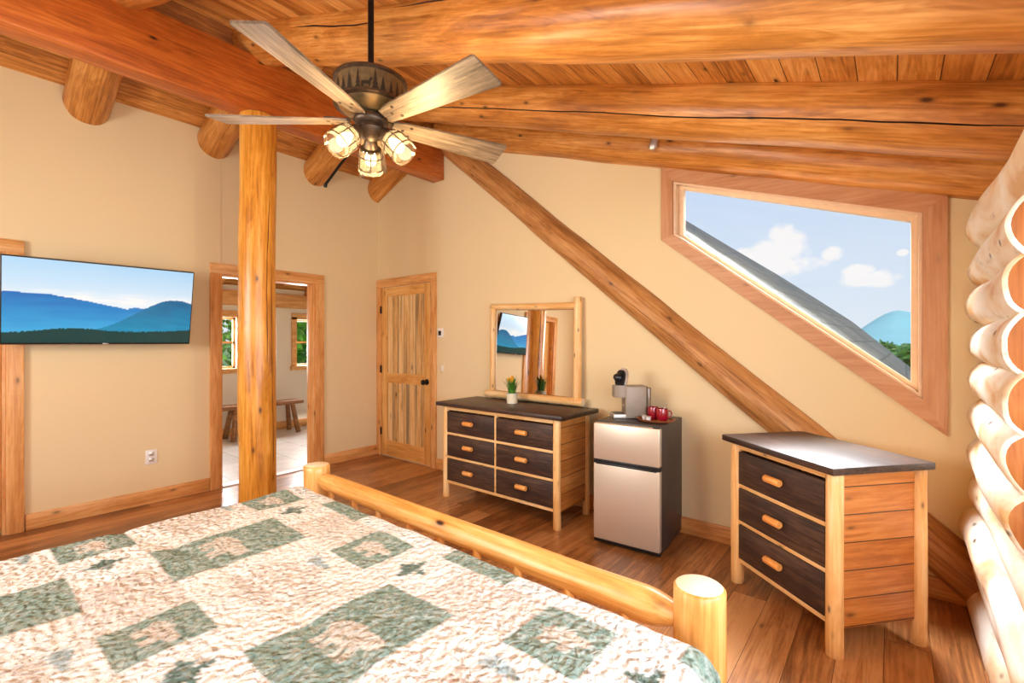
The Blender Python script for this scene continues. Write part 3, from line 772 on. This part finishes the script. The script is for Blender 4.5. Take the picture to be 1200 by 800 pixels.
for i in range(na):
    for j in range(nb):
        q4 = (G[i][j], G[i + 1][j], G[i + 1][j + 1], G[i][j + 1])
        f = bm.faces.new([v[0] for v in q4])
        for lp, v in zip(f.loops, q4): lp[cl] = tuple(max(0, min(1, cc / 255)) for cc in qcol(X0 + v[1], Y0 + v[2])) + (1,)
o = obj('quilt', bm, M['quilt'], angle=180); setp(o, 'green and cream patchwork quilt with trees and bears spread over the bed', 'quilt')

# ------------------------------------------------------------------ chests
def chest(name, label, loc, rz, w, d, h, cols, rows, z0, legr, over):
    """front faces local -Y, x from -w/2..w/2 between leg centres, d between leg centres; origin on floor at centre"""
    t = thing(name, label, 'dresser', loc, rz)
    k = NB(); box(k, -w / 2 - over[0], w / 2 + over[1], -d / 2 - over[2], d / 2 + over[3], h - .034, h, .006)
    obj('top', k, M['espresso'], t)
    for sx in (-1, 1):
        for sy in (-1, 1):
            place_log('leg', (sx * w / 2, sy * d / 2, 0), (sx * w / 2, sy * d / 2, h - .036), legr, legr * .96, [M['bedpine'] if False else M['pine_leg'], M['pineend']], t, seed=w + sx * 3 + sy, segs=24, rings=16, bump=.02, wob=.004, bevel=.004)
    zt = h - .036; fr = .012; yf = -d / 2
    k = NB()
    box(k, -w / 2, w / 2, yf - fr, yf + .03, zt - .035, zt, .003); box(k, -w / 2, w / 2, yf - fr, yf + .03, z0 - .025, z0, .003)
    H_ = (zt - .035 - z0); rh = H_ / rows
    for r_ in range(1, rows): box(k, -w / 2, w / 2, yf - fr, yf + .02, z0 + rh * r_ - .011, z0 + rh * r_ + .011, .002)
    for c_ in range(1, cols): box(k, -w / 2 + w * c_ / cols - .011, -w / 2 + w * c_ / cols + .011, yf - fr - .002, yf + .02, z0, zt - .03, .002)
    obj('face_frame', k, M['pine_x'], t)
    for sx in (-1, 1):
        k = NB(); box(k, sx * w / 2 - .009, sx * w / 2 + .009, -d / 2 + .01, d / 2 - .01, z0 - .03, zt); obj('side_panel', k, M['sidepine'], t, smooth=False)
    k = NB(); box(k, -w / 2, w / 2, d / 2 - .012, d / 2, z0, zt); box(k, -w / 2, w / 2, -d / 2 + .02, d / 2, z0 - .015, z0); obj('back_panel', k, M['sidepine'], t, smooth=False)
    cw = w / cols
    for c_ in range(cols):
        for r_ in range(rows):
            xa = -w / 2 + cw * c_ + (legr if c_ == 0 else .012); xb = -w / 2 + cw * (c_ + 1) - (legr if c_ == cols - 1 else .012)
            za = z0 + rh * r_ + (.012 if r_ else .003); zb = z0 + rh * (r_ + 1) - .012
            k = NB(); box(k, xa, xb, yf - .020, yf + .01, za, zb, .004); dr = obj('drawer', k, M['drawer'], t)
            xm = (xa + xb) / 2; zm = (za + zb) / 2 + .01
            k = NB(); tube(k, [(xm - .052, yf - .045, zm), (xm - .048, yf - .045, zm), (xm + .048, yf - .045, zm), (xm + .052, yf - .045, zm)], [.016, .019, .019, .016], 20)
            tube(k, [(xm, yf - .018, zm), (xm, yf - .035, zm)], .010, 10)
            obj('handle', k, M['handle'], dr)
    return t
M['pine_leg'] = wood('peeled_pine_leg', srgb(222, 160, 90), srgb(240, 190, 122), srgb(250, 214, 160), 0, .42, .8, .6, knotscale=1.6)
D1 = chest('dresser', 'wide six-drawer dresser with dark top and dark drawer fronts under the mirror', (2.445, -.335, 0), 0, 1.205, .42, .855, 2, 3, .150, .030, (.075, .085, .065, .06))
ang2 = math.atan2(-.421, .503)
fl = Vector((4.28, -.50)); fr_ = Vector((4.786, -.915)); dirx = (fr_ - fl).normalized(); diry = Vector((-dirx.y, dirx.x))
cen = (fl + fr_) / 2 + diry * .225
chest('chest_of_drawers', 'narrow three-drawer chest with wooden peg handles, standing angled by the log wall', (cen.x, cen.y, 0), ang2, (fr_ - fl).length, .455, .85, 1, 3, .150, .035, (.055, .055, .065, .03))

# mirror on the dresser
t = thing('mirror', 'pine log framed mirror standing on the wide dresser against the wall', 'mirror', (2.455, -.075, .857))
FM = [M['pine_leg'], M['pineend']]
place_log('side_post', (-.475, 0, .03), (-.475, .03, .895), .030, .030, FM, t, seed=1.5, segs=20, rings=12, bump=.02, bevel=.004)
place_log('side_post', (.480, 0, .03), (.480, .03, .915), .036, .036, FM, t, seed=2.5, segs=20, rings=12, bump=.02, bevel=.004)
place_log('top_rail', (-.50, .025, .875), (.49, .025, .855), .028, .032, FM, t, seed=3.5, segs=20, rings=12, bevel=.004)
place_log('bottom_rail', (-.54, -.01, .038), (.54, -.01, .038), .034, .034, FM, t, seed=4.5, segs=20, rings=12, bevel=.004)
bm = NB(); b4 = [(-.47, .004, .05), (.47, .004, .05), (.47, .034, .87), (-.47, .034, .87)]
A = [bm.verts.new(p) for p in b4]; B = [bm.verts.new((p[0], p[1] + .012, p[2])) for p in b4]
bm.faces.new(A); bm.faces.new(B[::-1])
for i in range(4): bm.faces.new((A[i], A[(i + 1) % 4], B[(i + 1) % 4], B[i]))
obj('mirror_glass', bm, M['mirror'], t, smooth=False)

# potted plant
t = thing('potted_plant', 'small potted grass plant with orange flowers in a cream pot before the mirror', 'plant', (2.40, -.285, .856))
bm = NB(); lathe(bm, [(.0, .0), (.042, .0), (.046, .004), (.052, .088), (.055, .094), (.049, .094), (.045, .08), (0, .08)], 28); obj('pot', bm, M['cream'], t)
bm = NB(); rnd = random.Random(3)
for i in range(150):
    a = rnd.uniform(0, 2 * PI); r = rnd.uniform(0, .035); L = rnd.uniform(.08, .165); le = rnd.uniform(.1, .6); w = .0048
    bx_, by_ = r * math.cos(a), r * math.sin(a); prev = None
    for s in range(6):
        f = s / 5; x = bx_ + math.cos(a) * le * L * f * f; y = by_ + math.sin(a) * le * L * f * f; z = .085 + L * f * (1 - .15 * le * f)
        ww = w * (1 - f * .9); nx_, ny_ = -math.sin(a) * ww, math.cos(a) * ww
        cur = (bm.verts.new((x - nx_, y - ny_, z)), bm.verts.new((x + nx_, y + ny_, z)))
        if prev: bm.faces.new((prev[0], prev[1], cur[1], cur[0]))
        prev = cur
obj('leaves', bm, M['leaf'], t)
bm = NB()
for i in range(16):
    a = rnd.uniform(0, 2 * PI); r = rnd.uniform(0, .038); z = rnd.uniform(.19, .235)
    lathe(bm, [(0, 0), (.008, .004), (.011, .014), (.007, .024), (0, .028)], 8, center=(r * math.cos(a), r * math.sin(a), z - .01))
obj('flowers', bm, M['petal'], t)

# ------------------------------------------------------------------ fridge
t = thing('mini_fridge', 'small two-door fridge with steel doors and charcoal sides between the dressers', 'refrigerator', (3.575, -.30, 0), R(4.5))
w, d, h = .462, .50, .845
bm = NB(); box(bm, -w / 2, w / 2, -d / 2 + .05, d / 2 + .03, .02, h, .006)
for sx in (-1, 1):
    for sy in (-1, 1): lathe(bm, [(.016, 0), (.016, .022)], 12, center=(sx * (w / 2 - .04), sy * (d / 2 - .05) + .03, 0))
obj('body', bm, M['fridge'], t)
bm = NB(); box(bm, -w / 2, w / 2, -d / 2, -d / 2 + .046, .035, .558, .008, seg=3); dr = obj('lower_door', bm, M['steel'], t)
bm = NB(); box(bm, -w / 2, w / 2, -d / 2, -d / 2 + .046, .585, h - .008, .008, seg=3); obj('upper_door', bm, M['steel'], t)
bm = NB(); box(bm, -w / 2, w / 2, -d / 2 + .008, -d / 2 + .05, .556, .587, .003); box(bm, -w / 2 + .02, w / 2 - .02, -d / 2 - .004, -d / 2 + .02, .552, .566, .004); obj('handle_strip', bm, M['black'], t)
bm = NB(); box(bm, -w / 2, w / 2, -d / 2 + .012, -d / 2 + .05, .012, .034, .003); obj('kick_plate', bm, M['black'], t)
bm = NB(); box(bm, w / 2 - .045, w / 2 - .002, -d / 2 + .004, -d / 2 + .04, h - .008, h + .006, .003); obj('hinge_cover', bm, M['black'], t)

# coffee machine: faces the left-hand wall and slightly the camera
t = thing('coffee_machine', 'grey pod coffee machine with its black lid open on the small fridge', 'coffee machine', (3.49, -.28, .846), R(-50))
bm = NB(); box(bm, -.06, .06, -.035, .12, .0, .235, .010, seg=3); obj('body', bm, M['silver'], t)
bm = NB(); box(bm, -.058, .058, -.12, -.02, 0.0, .034, .008, seg=3); obj('drip_tray', bm, M['silverlite'], t)
bm = NB(); box(bm, -.05, .05, -.11, -.04, .034, .037, .001); obj('drip_grate', bm, M['black'], t)
bm = NB(); prism(bm, [(-.05, -.02), (-.052, -.07), (-.04, -.10), (-.018, -.115), (.018, -.115), (.04, -.10), (.052, -.07), (.05, -.02)], .150, .238, 'XY', bev=.006); obj('brew_head', bm, M['silver'], t)
bm = NB()
LM = Matrix.Translation((0, -.05, .235)) @ Matrix.Rotation(R(32), 4, 'Z') @ Matrix.Rotation(R(-12), 4, 'X')
prism(bm, [(-.045, 0), (.045, 0), (.050, .06), (.042, .10), (.022, .125), (-.022, .125), (-.042, .10), (-.050, .06)], -.010, .012, 'XZ', bev=.004)
bmesh.ops.transform(bm, matrix=LM, verts=bm.verts); obj('lid', bm, M['silverlite'], t)
bm = NB(); prism(bm, [(-.038, 0), (.038, 0), (.042, .055), (.034, .09), (.018, .108), (-.018, .108), (-.034, .09), (-.042, .055)], -.034, -.010, 'XZ', bev=.005)
lathe(bm, [(.03, -.0), (.034, .02), (.02, .045), (0, .05)], 20, mat=Matrix.Translation((0, -.03, .05)) @ Matrix.Rotation(PI / 2, 4, 'X'))
bmesh.ops.transform(bm, matrix=LM, verts=bm.verts); l2 = obj('pod_holder', bm, M['black'], t); l2['label'] = 'black pod holder inside the open lid'
bm = NB(); box(bm, -.05, .052, .122, .155, .01, .225, .012, seg=3); obj('water_reservoir', bm, M['smoke'], t)
bm = NB(); lathe(bm, [(.006, 0), (.006, .003)], 16, mat=Matrix.Translation((.0, -.0355, .09)) @ Matrix.Rotation(PI / 2, 4, 'X')); obj('button', bm, M['white'], t)

# tray with mugs and creamers
t = thing('serving_tray', 'oval brown wooden tray holding red mugs on the small fridge', 'tray', (3.712, -.315, .847), R(12))
bm = NB(); segs = 48
def ov(rx, ry, z): return [bm.verts.new((rx * math.cos(2 * PI * i / segs), ry * math.sin(2 * PI * i / segs), z)) for i in range(segs)]
rr = [ov(.10, .082, 0), ov(.118, .098, .006), ov(.130, .108, .020), ov(.124, .102, .020), ov(.112, .092, .008)]
for a_, b_ in zip(rr, rr[1:]):
    for i in range(segs): j = (i + 1) % segs; bm.faces.new((a_[i], a_[j], b_[j], b_[i]))
bm.faces.new(rr[0][::-1]); bm.faces.new(rr[-1]); obj('dish', bm, M['tray'], t)
def mug(loc, rz, label):
    t = thing('mug', label, 'mug', loc, rz, )
    k = NB(); lathe(k, [(0, 0), (.028, 0), (.034, .006), (.041, .03), (.041, .055), (.037, .082), (.034, .082), (.037, .055), (.037, .03), (.028, .008), (0, .006)], 32); obj('cup', k, M['red'], t)
    k = NB(); tube(k, [(.038, 0, .065), (.055, 0, .066), (.064, 0, .05), (.060, 0, .03), (.038, 0, .02)], .005, 10); obj('handle', k, M['red'], t)
    return t
mug((3.672, -.262, .8555), R(150), 'left red glazed mug on the wooden tray, nearer the coffee machine')
mug((3.752, -.300, .8555), R(40), 'right red glazed mug on the wooden tray, nearer the window')
for i, (x, y, lb) in enumerate(((3.642, -.345, 'small white creamer cup nearest the coffee machine on the tray'), (3.683, -.375, 'small white creamer cup at the front of the tray before the mugs'))):
    k = NB(); lathe(k, [(0, 0), (.014, 0), (.019, .028), (.021, .03), (.0, .031)], 20)
    o = obj('creamer_cup', k, M['white'], None, loc=(x, y, .8555)); setp(o, lb, 'cup')
k = NB(); tube(k, [(3.752, -.300, .864), (3.765, -.285, .95), (3.772, -.275, .965)], [.002, .0022, .0028], 8)
o = obj('spoon', k, M['spoon']); setp(o, 'thin spoon standing in the right red mug', 'spoon')

# ------------------------------------------------------------------ hall beyond the doorway
bm = NB()
for (y0, y1, z0, z1) in ((-3.0, -1.35, 0, 2.24), (-1.35, -.675, 0, 1.0), (-1.35, -.675, 1.76, 2.24), (-.675, .225, 0, 2.24), (.225, .90, 0, 1.0), (.225, .90, 1.76, 2.24), (.90, 2.4, 0, 2.24)):
    box(bm, -2.75, -2.6, y0, y1, z0, z1)
struct('wall_hall', bm, M['hallwall'], smooth=False)
bm = NB(); box(bm, -2.75, -.14, 2.4, 2.5, 0, 3.6); struct('wall_hall_end', bm, M['hallwall'], smooth=False)
bm = NB(); box(bm, -2.75, -.14, -3.1, -3.0, 0, 3.6); struct('wall_hall_side', bm, M['hallwall'], smooth=False)
bm = NB(); prism(bm, [(-2.9, 2.12), (-.14, 3.55), (-.14, 3.67), (-2.9, 2.24)], -3.1, 2.5, 'XZ'); struct('ceiling_hall', bm, M['ceil'], smooth=False)
bm = NB(); box(bm, -2.62, -2.56, -3.0, 2.4, 1.94, 2.16, .01); struct('trim_4', bm, M['trim_y'])
bb('baseboard_hall', [(-2.6, -2.58, -3.0, 2.4, 0, .12)], M['trim_y'])
for i, (y0, y1) in enumerate(((-1.35, -.675), (.225, .90))):
    k = NB()
    box(k, -2.6, -2.575, y0 - .08, y0, .96, 1.80, .003); box(k, -2.6, -2.575, y1, y1 + .08, .96, 1.80, .003); box(k, -2.6, -2.575, y0 - .08, y1 + .08, 1.76, 1.86, .003)
    box(k, -2.6, -2.55, y0 - .1, y1 + .1, .93, 1.0, .003)
    w = struct('window_%d' % (4 + i), k, M['trim_y'])
    k = NB(); box(k, -2.68, -2.65, y0, y1, 1.37, 1.40); box(k, -2.68, -2.65, y0, y0 + .03, 1.0, 1.76); box(k, -2.68, -2.65, y1 - .03, y1, 1.0, 1.76); box(k, -2.68, -2.65, y0, y1, 1.0, 1.03); box(k, -2.68, -2.65, y0, y1, 1.73, 1.76)
    obj('sash', k, M['trim_y'], w)
    k = NB(); box(k, -2.668, -2.662, y0, y1, 1.0, 1.76); obj('pane', k, M['glass'], w, smooth=False)
for i, y in enumerate((-1.0, .45, 1.6)):
    o = place_log('log_rafter', (-2.62, y, 2.16), (-.2, y, 3.36), .09, .09, RF, seed=110 + i, segs=24, rings=16)
    setp(o, ('log rafter above the left hall window', 'log rafter above the right hall window seen through the doorway', 'log rafter at the far end of the hall ceiling')[i], 'beam')
o = place_log('log_tie', (-2.55, -1.6, 2.22), (-1.9, -.35, 2.45), .05, .05, RF, seed=115, segs=20, rings=10); setp(o, 'thin dark log strut under the hall ceiling left of the post', 'beam')
# bench
t = thing('bench', 'rustic brown log bench standing against the far wall of the hall', 'bench', (-2.30, -.42, 0))
bm = NB(); box(bm, -.14, .14, -.62, .56, .435, .49, .018, seg=3); obj('seat', bm, M['bench'], t)
for yy in (-.40, .40):
    for sx in (-1, 1):
        for s2_ in (-1, 1):
            if s2_ != (1 if yy < 0 else 1) and False: continue
        k = NB(); tube(k, [(sx * .08, yy, .44), (sx * .15, yy + .06 * (-1 if yy < 0 else 1), 0)], [.032, .036], 14); obj('leg', k, M['bench'], t)

# ------------------------------------------------------------------ outside
def ground_mat():
    k = NT('meadow'); tc = k.n('ShaderNodeTexCoord'); n = k.n('ShaderNodeTexNoise', i_Scale=.05, i_Detail=6.0); k.l(tc.outputs['Object'], n.inputs['Vector'])
    k.bsdf(k.ramp(n.outputs[0], [(.35, srgb(60, 100, 50)), (.65, srgb(110, 150, 80))]), .9); return k.m
bm = NB(); bmesh.ops.create_circle(bm, cap_ends=True, segments=48, radius=2500); o = obj('ground', bm, ground_mat(), loc=(0, 0, -6), smooth=False); o['kind'] = 'structure'
def shingle():
    k = NT('roof_shingles'); tc = k.n('ShaderNodeTexCoord'); sp = k.n('ShaderNodeSeparateXYZ'); k.l(tc.outputs['Object'], sp.inputs[0]); cb = k.n('ShaderNodeCombineXYZ'); k.l(sp.outputs[1], cb.inputs[0]); k.l(sp.outputs[2], cb.inputs[1])
    br = k.n('ShaderNodeTexBrick', offset=.5); k.l(cb.outputs[0], br.inputs['Vector'])
    br.inputs['Scale'].default_value = 1; br.inputs['Brick Width'].default_value = .26; br.inputs['Row Height'].default_value = .14; br.inputs['Mortar Size'].default_value = .006
    br.inputs['Color1'].default_value = srgb(70, 74, 74); br.inputs['Color2'].default_value = srgb(112, 114, 110); br.inputs['Mortar'].default_value = srgb(36, 40, 40)
    n = k.n('ShaderNodeTexNoise', i_Scale=26.0, i_Detail=4.0); k.l(tc.outputs['Object'], n.inputs['Vector'])
    k.bsdf(k.mix(.40, br.outputs['Color'], k.ramp(n.outputs[0], [(.35, srgb(48, 52, 52)), (.65, srgb(132, 132, 126))])), .85, 0, n.outputs[0], .5, .01); return k.m
RFAR = [(1.752, 4.2, 3.856), (2.402, 4.2, 3.355), (3.074, 4.2, 2.839), (3.684, 4.2, 2.377), (4.153, 4.2, 2.003), (4.573, 4.2, 1.661), (4.892, 4.2, 1.345), (5.174, 4.2, 1.06), (5.493, 4.2, 0.702), (5.853, 4.2, 0.297)]
RNEAR = [(x, .17, 2.231 - .847 * (x - 3.806) - .05) for x in [3.45 + 2.3 * i / 9 for i in range(10)]]
bm = NB()
g4 = [[bm.verts.new(Vector(p) - Vector((0, 0, dz))) for p in row] for dz in (0, .16) for row in (RNEAR, RFAR)]
for i in range(9):
    bm.faces.new((g4[0][i], g4[0][i + 1], g4[1][i + 1], g4[1][i])); bm.faces.new((g4[2][i], g4[3][i], g4[3][i + 1], g4[2][i + 1]))
    bm.faces.new((g4[1][i], g4[1][i + 1], g4[3][i + 1], g4[3][i])); bm.faces.new((g4[0][i], g4[2][i], g4[2][i + 1], g4[0][i + 1]))
for i in (0, 9): bm.faces.new((g4[0][i], g4[1][i], g4[3][i], g4[2][i]))
o = obj('neighbouring_roof', bm, shingle(), smooth=False)
setp(o, 'sloping grey shingled roof seen through the slanted window', 'roof')

def tree(name, loc, h, cr, label, n, seed, zc0=.35, leafcol='treeleaf', ls=.16):
    t = thing(name, label, 'tree', loc); rn = random.Random(seed)
    k = NB(); tube(k, [(0, 0, -.3), (.05 * h / 8, 0, h * .4), (0, .03, h * .85)], [h * .025, h * .018, h * .006], 10); obj('trunk', k, M['bark'], t)
    k = NB()
    cl_ = [(rn.uniform(-1, 1) * cr * .75, rn.uniform(-1, 1) * cr * .75, h * rn.uniform(zc0, 1)) for _ in range(40)]
    for i in range(n):
        c = rn.choice(cl_); s = cr * .42
        f = 1 - .55 * (c[2] / h)
        v = Vector((rn.gauss(0, 1), rn.gauss(0, 1), rn.gauss(0, 1))).normalized() * s * rn.uniform(.5, 1)
        p = Vector((c[0] * f, c[1] * f, c[2] * .95)) + v * .8
        d_ = Vector((rn.gauss(0, 1), rn.gauss(0, 1), rn.gauss(0, .6))).normalized(); e_ = d_.orthogonal().normalized()
        L_ = ls * rn.uniform(.6, 1.3)
        k.faces.new([k.verts.new(p - d_ * L_), k.verts.new(p + e_ * L_ * .45), k.verts.new(p + d_ * L_), k.verts.new(p - e_ * L_ * .45)])
    obj('foliage', k, M[leafcol], t, smooth=False); return t
M['bark'] = plain('bark', srgb(90, 70, 54), .9, var=.3)
M['treeleaf'] = plain('tree_leaves', srgb(112, 176, 58), .6, var=.45, scale=3)
M['darkleaf'] = plain('dark_tree_leaves', srgb(84, 136, 60), .7, var=.4, scale=2)
tree('tree', (-5.6, -1.6, -3.0), 6.5, 1.5, 'bright green leafy tree outside the left hall window', 5200, 1)
tree('tree', (-5.4, 1.2, -3.0), 6.5, 1.5, 'bright green leafy tree filling the right hall window', 5200, 2)
tree('tree', (-8.6, 4.0, -3.0), 7.5, 2.0, 'green tree standing farther off behind the right hall window', 4500, 3)
tree('tree', (-9.2, .2, -3.0), 7.5, 2.0, 'green tree standing farther off between the two hall windows', 4500, 4)
fw = Vector((-.6332, .7741, 0)); rt = Vector((.7741, .6332, 0))
def dirpx(px_): v = fw + rt * ((px_ - 600) / 544.); return Vector((-1 * (-.7741 * ((px_ - 600) / 544.) + .6332), .6332 * ((px_ - 600) / 544.) + .7741, 0))
for i, (px_, D, hh, cr_, lb) in enumerate(((1046, 30, 6.9, 1.9, 'dark green treetop peeking over the shingled roof, leftmost of the group'), (1072, 25, 7.0, 1.6, 'dark green treetop peeking over the shingled roof beside the window jamb'), (1036, 42, 6.7, 2.0, 'smaller far treetop above the lower end of the shingled roof'))):
    v = dirpx(px_); tree('tree', (4.977 + v.x * D, -3.436 + v.y * D, -6), hh + 0.3, cr_, lb, 2600, 20 + i, .5, 'darkleaf', .25)
# mountain
bm = NB(); N = 70
def mh(p):
    return max(0, 3 + 60 * (1 / (1 + math.exp(-(p - 1012) / 9.))) * (1 - .0 * p) + 12 * math.exp(-((p - 1052) / 22.) ** 2) + 3 * noise.noise(Vector((p * .05, 0, 0))) + 40 * noise.noise(Vector((p * .004, 5, 0))) * (1 if p > 1200 or p < 950 else 0))
cols_ = []
for i in range(N + 1):
    p = 780 + 560 * i / N; v = dirpx(p); h = mh(p)
    base = Vector((4.977, -3.436, 0))
    row = []
    for (D, z) in ((760, -6), (900, h * .35), (1010, h * .8), (1100, 1.4 + h * .98), (1250, h * .5), (1500, -6)):
        row.append(bm.verts.new((base.x + v.x * D, base.y + v.y * D, z + 2.5 * noise.noise(Vector((p * .08, D * .01, 0))) if 800 < D < 1400 else z)))
    cols_.append(row)
for a_, b_ in zip(cols_, cols_[1:]):
    for i in range(5): bm.faces.new((a_[i], b_[i], b_[i + 1], a_[i + 1]))
o = obj('mountain', bm, plain('hazy_mountain', srgb(136, 190, 196), .95, var=.08, scale=.01)); setp(o, 'hazy blue mountain on the horizon beyond the slanted window', 'mountain')  # distance haze is put into the pale blue base colour

# ------------------------------------------------------------------ world
w = bpy.data.worlds.new('sky'); SC.world = w; w.use_nodes = True; nt = w.node_tree; nt.nodes.clear()
class WN(NT):
    def __init__(s): s.t = nt
k = WN(); out = k.n('ShaderNodeOutputWorld'); bg = k.n('ShaderNodeBackground'); tc = k.n('ShaderNodeTexCoord')
sp = k.n('ShaderNodeSeparateXYZ'); k.l(tc.outputs['Generated'], sp.inputs[0])
c = k.ramp(sp.outputs[2], [(0., srgb(226, 238, 250)), (.18, srgb(214, 232, 252)), (.6, srgb(180, 210, 250))])
nz = k.n('ShaderNodeTexNoise', i_Scale=14.0, i_Detail=5.0, i_Roughness=.6); k.l(tc.outputs['Generated'], nz.inputs['Vector'])
mask = None
for (px_, py_, rx, ry) in ((915, 302, .072, .040), (925, 290, .040, .042), (938, 309, .050, .022), (974, 297, .022, .018), (1020, 326, .042, .018), (1008, 318, .028, .014), (1058, 296, .008, .006), (700, 250, .12, .05), (1250, 330, .1, .03)):
    v = dirpx(px_); dv = Vector((v.x, v.y, (400 - py_) / 544.)).normalized()
    hx = Vector((dv.y, -dv.x, 0)).normalized(); vz = hx.cross(dv)
    d1_ = k.n('ShaderNodeVectorMath', operation='DOT_PRODUCT'); k.l(tc.outputs['Generated'], d1_.inputs[0]); d1_.inputs[1].default_value = hx / rx
    d2_ = k.n('ShaderNodeVectorMath', operation='DOT_PRODUCT'); k.l(tc.outputs['Generated'], d2_.inputs[0]); d2_.inputs[1].default_value = vz / ry
    o2 = (vz / ry).dot(dv)
    q = k.math('ADD', k.math('POWER', k.math('ABSOLUTE', d1_.outputs['Value']), 2), k.math('POWER', k.math('ABSOLUTE', k.math('SUBTRACT', d2_.outputs['Value'], o2)), 2))
    d3_ = k.n('ShaderNodeVectorMath', operation='DOT_PRODUCT'); k.l(tc.outputs['Generated'], d3_.inputs[0]); d3_.inputs[1].default_value = dv
    g = k.math('SUBTRACT', 1.25, q); g = k.math('MULTIPLY', g, k.math('GREATER_THAN', d3_.outputs['Value'], 0))
    mask = g if mask is None else k.math('MAXIMUM', mask, g)
mask = k.math('ADD', mask, k.math('MULTIPLY', k.math('SUBTRACT', nz.outputs[0], .5), 3.2))
mk_ = k.ramp(mask, [(.25, 0.), (.75, 1.)])
c = k.mix(mk_, c, srgb(252, 252, 253))
k.l(c, bg.inputs[0]); bg.inputs[1].default_value = 1.0; k.l(bg.outputs[0], out.inputs[0])

# ------------------------------------------------------------------ lights
def area(name, loc, target, sx, sy, power, col, spread=180):
    l = bpy.data.lights.new(name, 'AREA'); l.shape = 'RECTANGLE'; l.size = sx; l.size_y = sy; l.energy = power; l.color = col; l.spread = R(spread)
    o = bpy.data.objects.new(name, l); COL.objects.link(o); o.location = loc
    o.rotation_euler = (Vector(target) - Vector(loc)).to_track_quat('-Z', 'Y').to_euler(); return o
def sun(rot, st, col, ang):
    l = bpy.data.lights.new('sun', 'SUN'); l.energy = st; l.color = col; l.angle = R(ang)
    o = bpy.data.objects.new('sun', l); COL.objects.link(o); o.rotation_euler = rot
sd = Vector((-.8, .15, -1.1)); 
l = sun(sd.to_track_quat('-Z', 'Y').to_euler(), 2.6, (1, .97, .92), 1)
area('gable_window_daylight', (4.3, .85, 3.3), (4.9, -1.2, .9), 1.5, .9, 170, (.90, .95, 1), 75)
area('log_wall_window_daylight', (5.60, -2.9, 1.38), (2.0, -2.4, 1.05), 2.8, .85, 96, (.78, .88, 1))
area('front_fill_light', (2.1, YB - .18, 1.78), (2.9, 0, 1.4), 1.7, .9, 100, (.95, .97, 1))  # added soft fill from behind the camera, no known window there
area('hall_window_daylight', (-2.86, -1.01, 1.38), (0, -1.1, .4), .62, .7, 65, (1, 1, 1))
area('hall_window_daylight', (-2.86, .56, 1.38), (0, -.4, .4), .62, .7, 65, (1, 1, 1))
for az in (26.6, 146.6, -93.4):
    l = bpy.data.lights.new('fan_lamp', 'POINT'); l.energy = 14; l.color = (1, .73, .37); l.shadow_soft_size = .05
    o = bpy.data.objects.new('fan_lamp', l); COL.objects.link(o)
    o.location = (FX + .22 * math.cos(R(az)), FY + .22 * math.sin(R(az)), 2.15)

# ------------------------------------------------------------------ camera
cam = bpy.data.cameras.new('camera'); co = bpy.data.objects.new('camera', cam); COL.objects.link(co)
co.location = (4.977, -3.436, 1.40); co.rotation_euler = (PI / 2, 0, R(129.284 - 90))
cam.sensor_width = 36; cam.lens = 544 / 1200 * 36; cam.clip_start = .02; cam.clip_end = 5000
SC.camera = co
SC.view_settings.view_transform = 'Standard'; SC.view_settings.look = 'None'
SC.view_settings.exposure = 0; SC.view_settings.gamma = 1; SC.view_settings.use_curve_mapping = False
SC.cycles.use_denoising = True
SC.cycles.max_bounces = 8; SC.cycles.diffuse_bounces = 5; SC.cycles.sample_clamp_indirect = 6
SC.cycles.caustics_reflective = False; SC.cycles.caustics_refractive = False
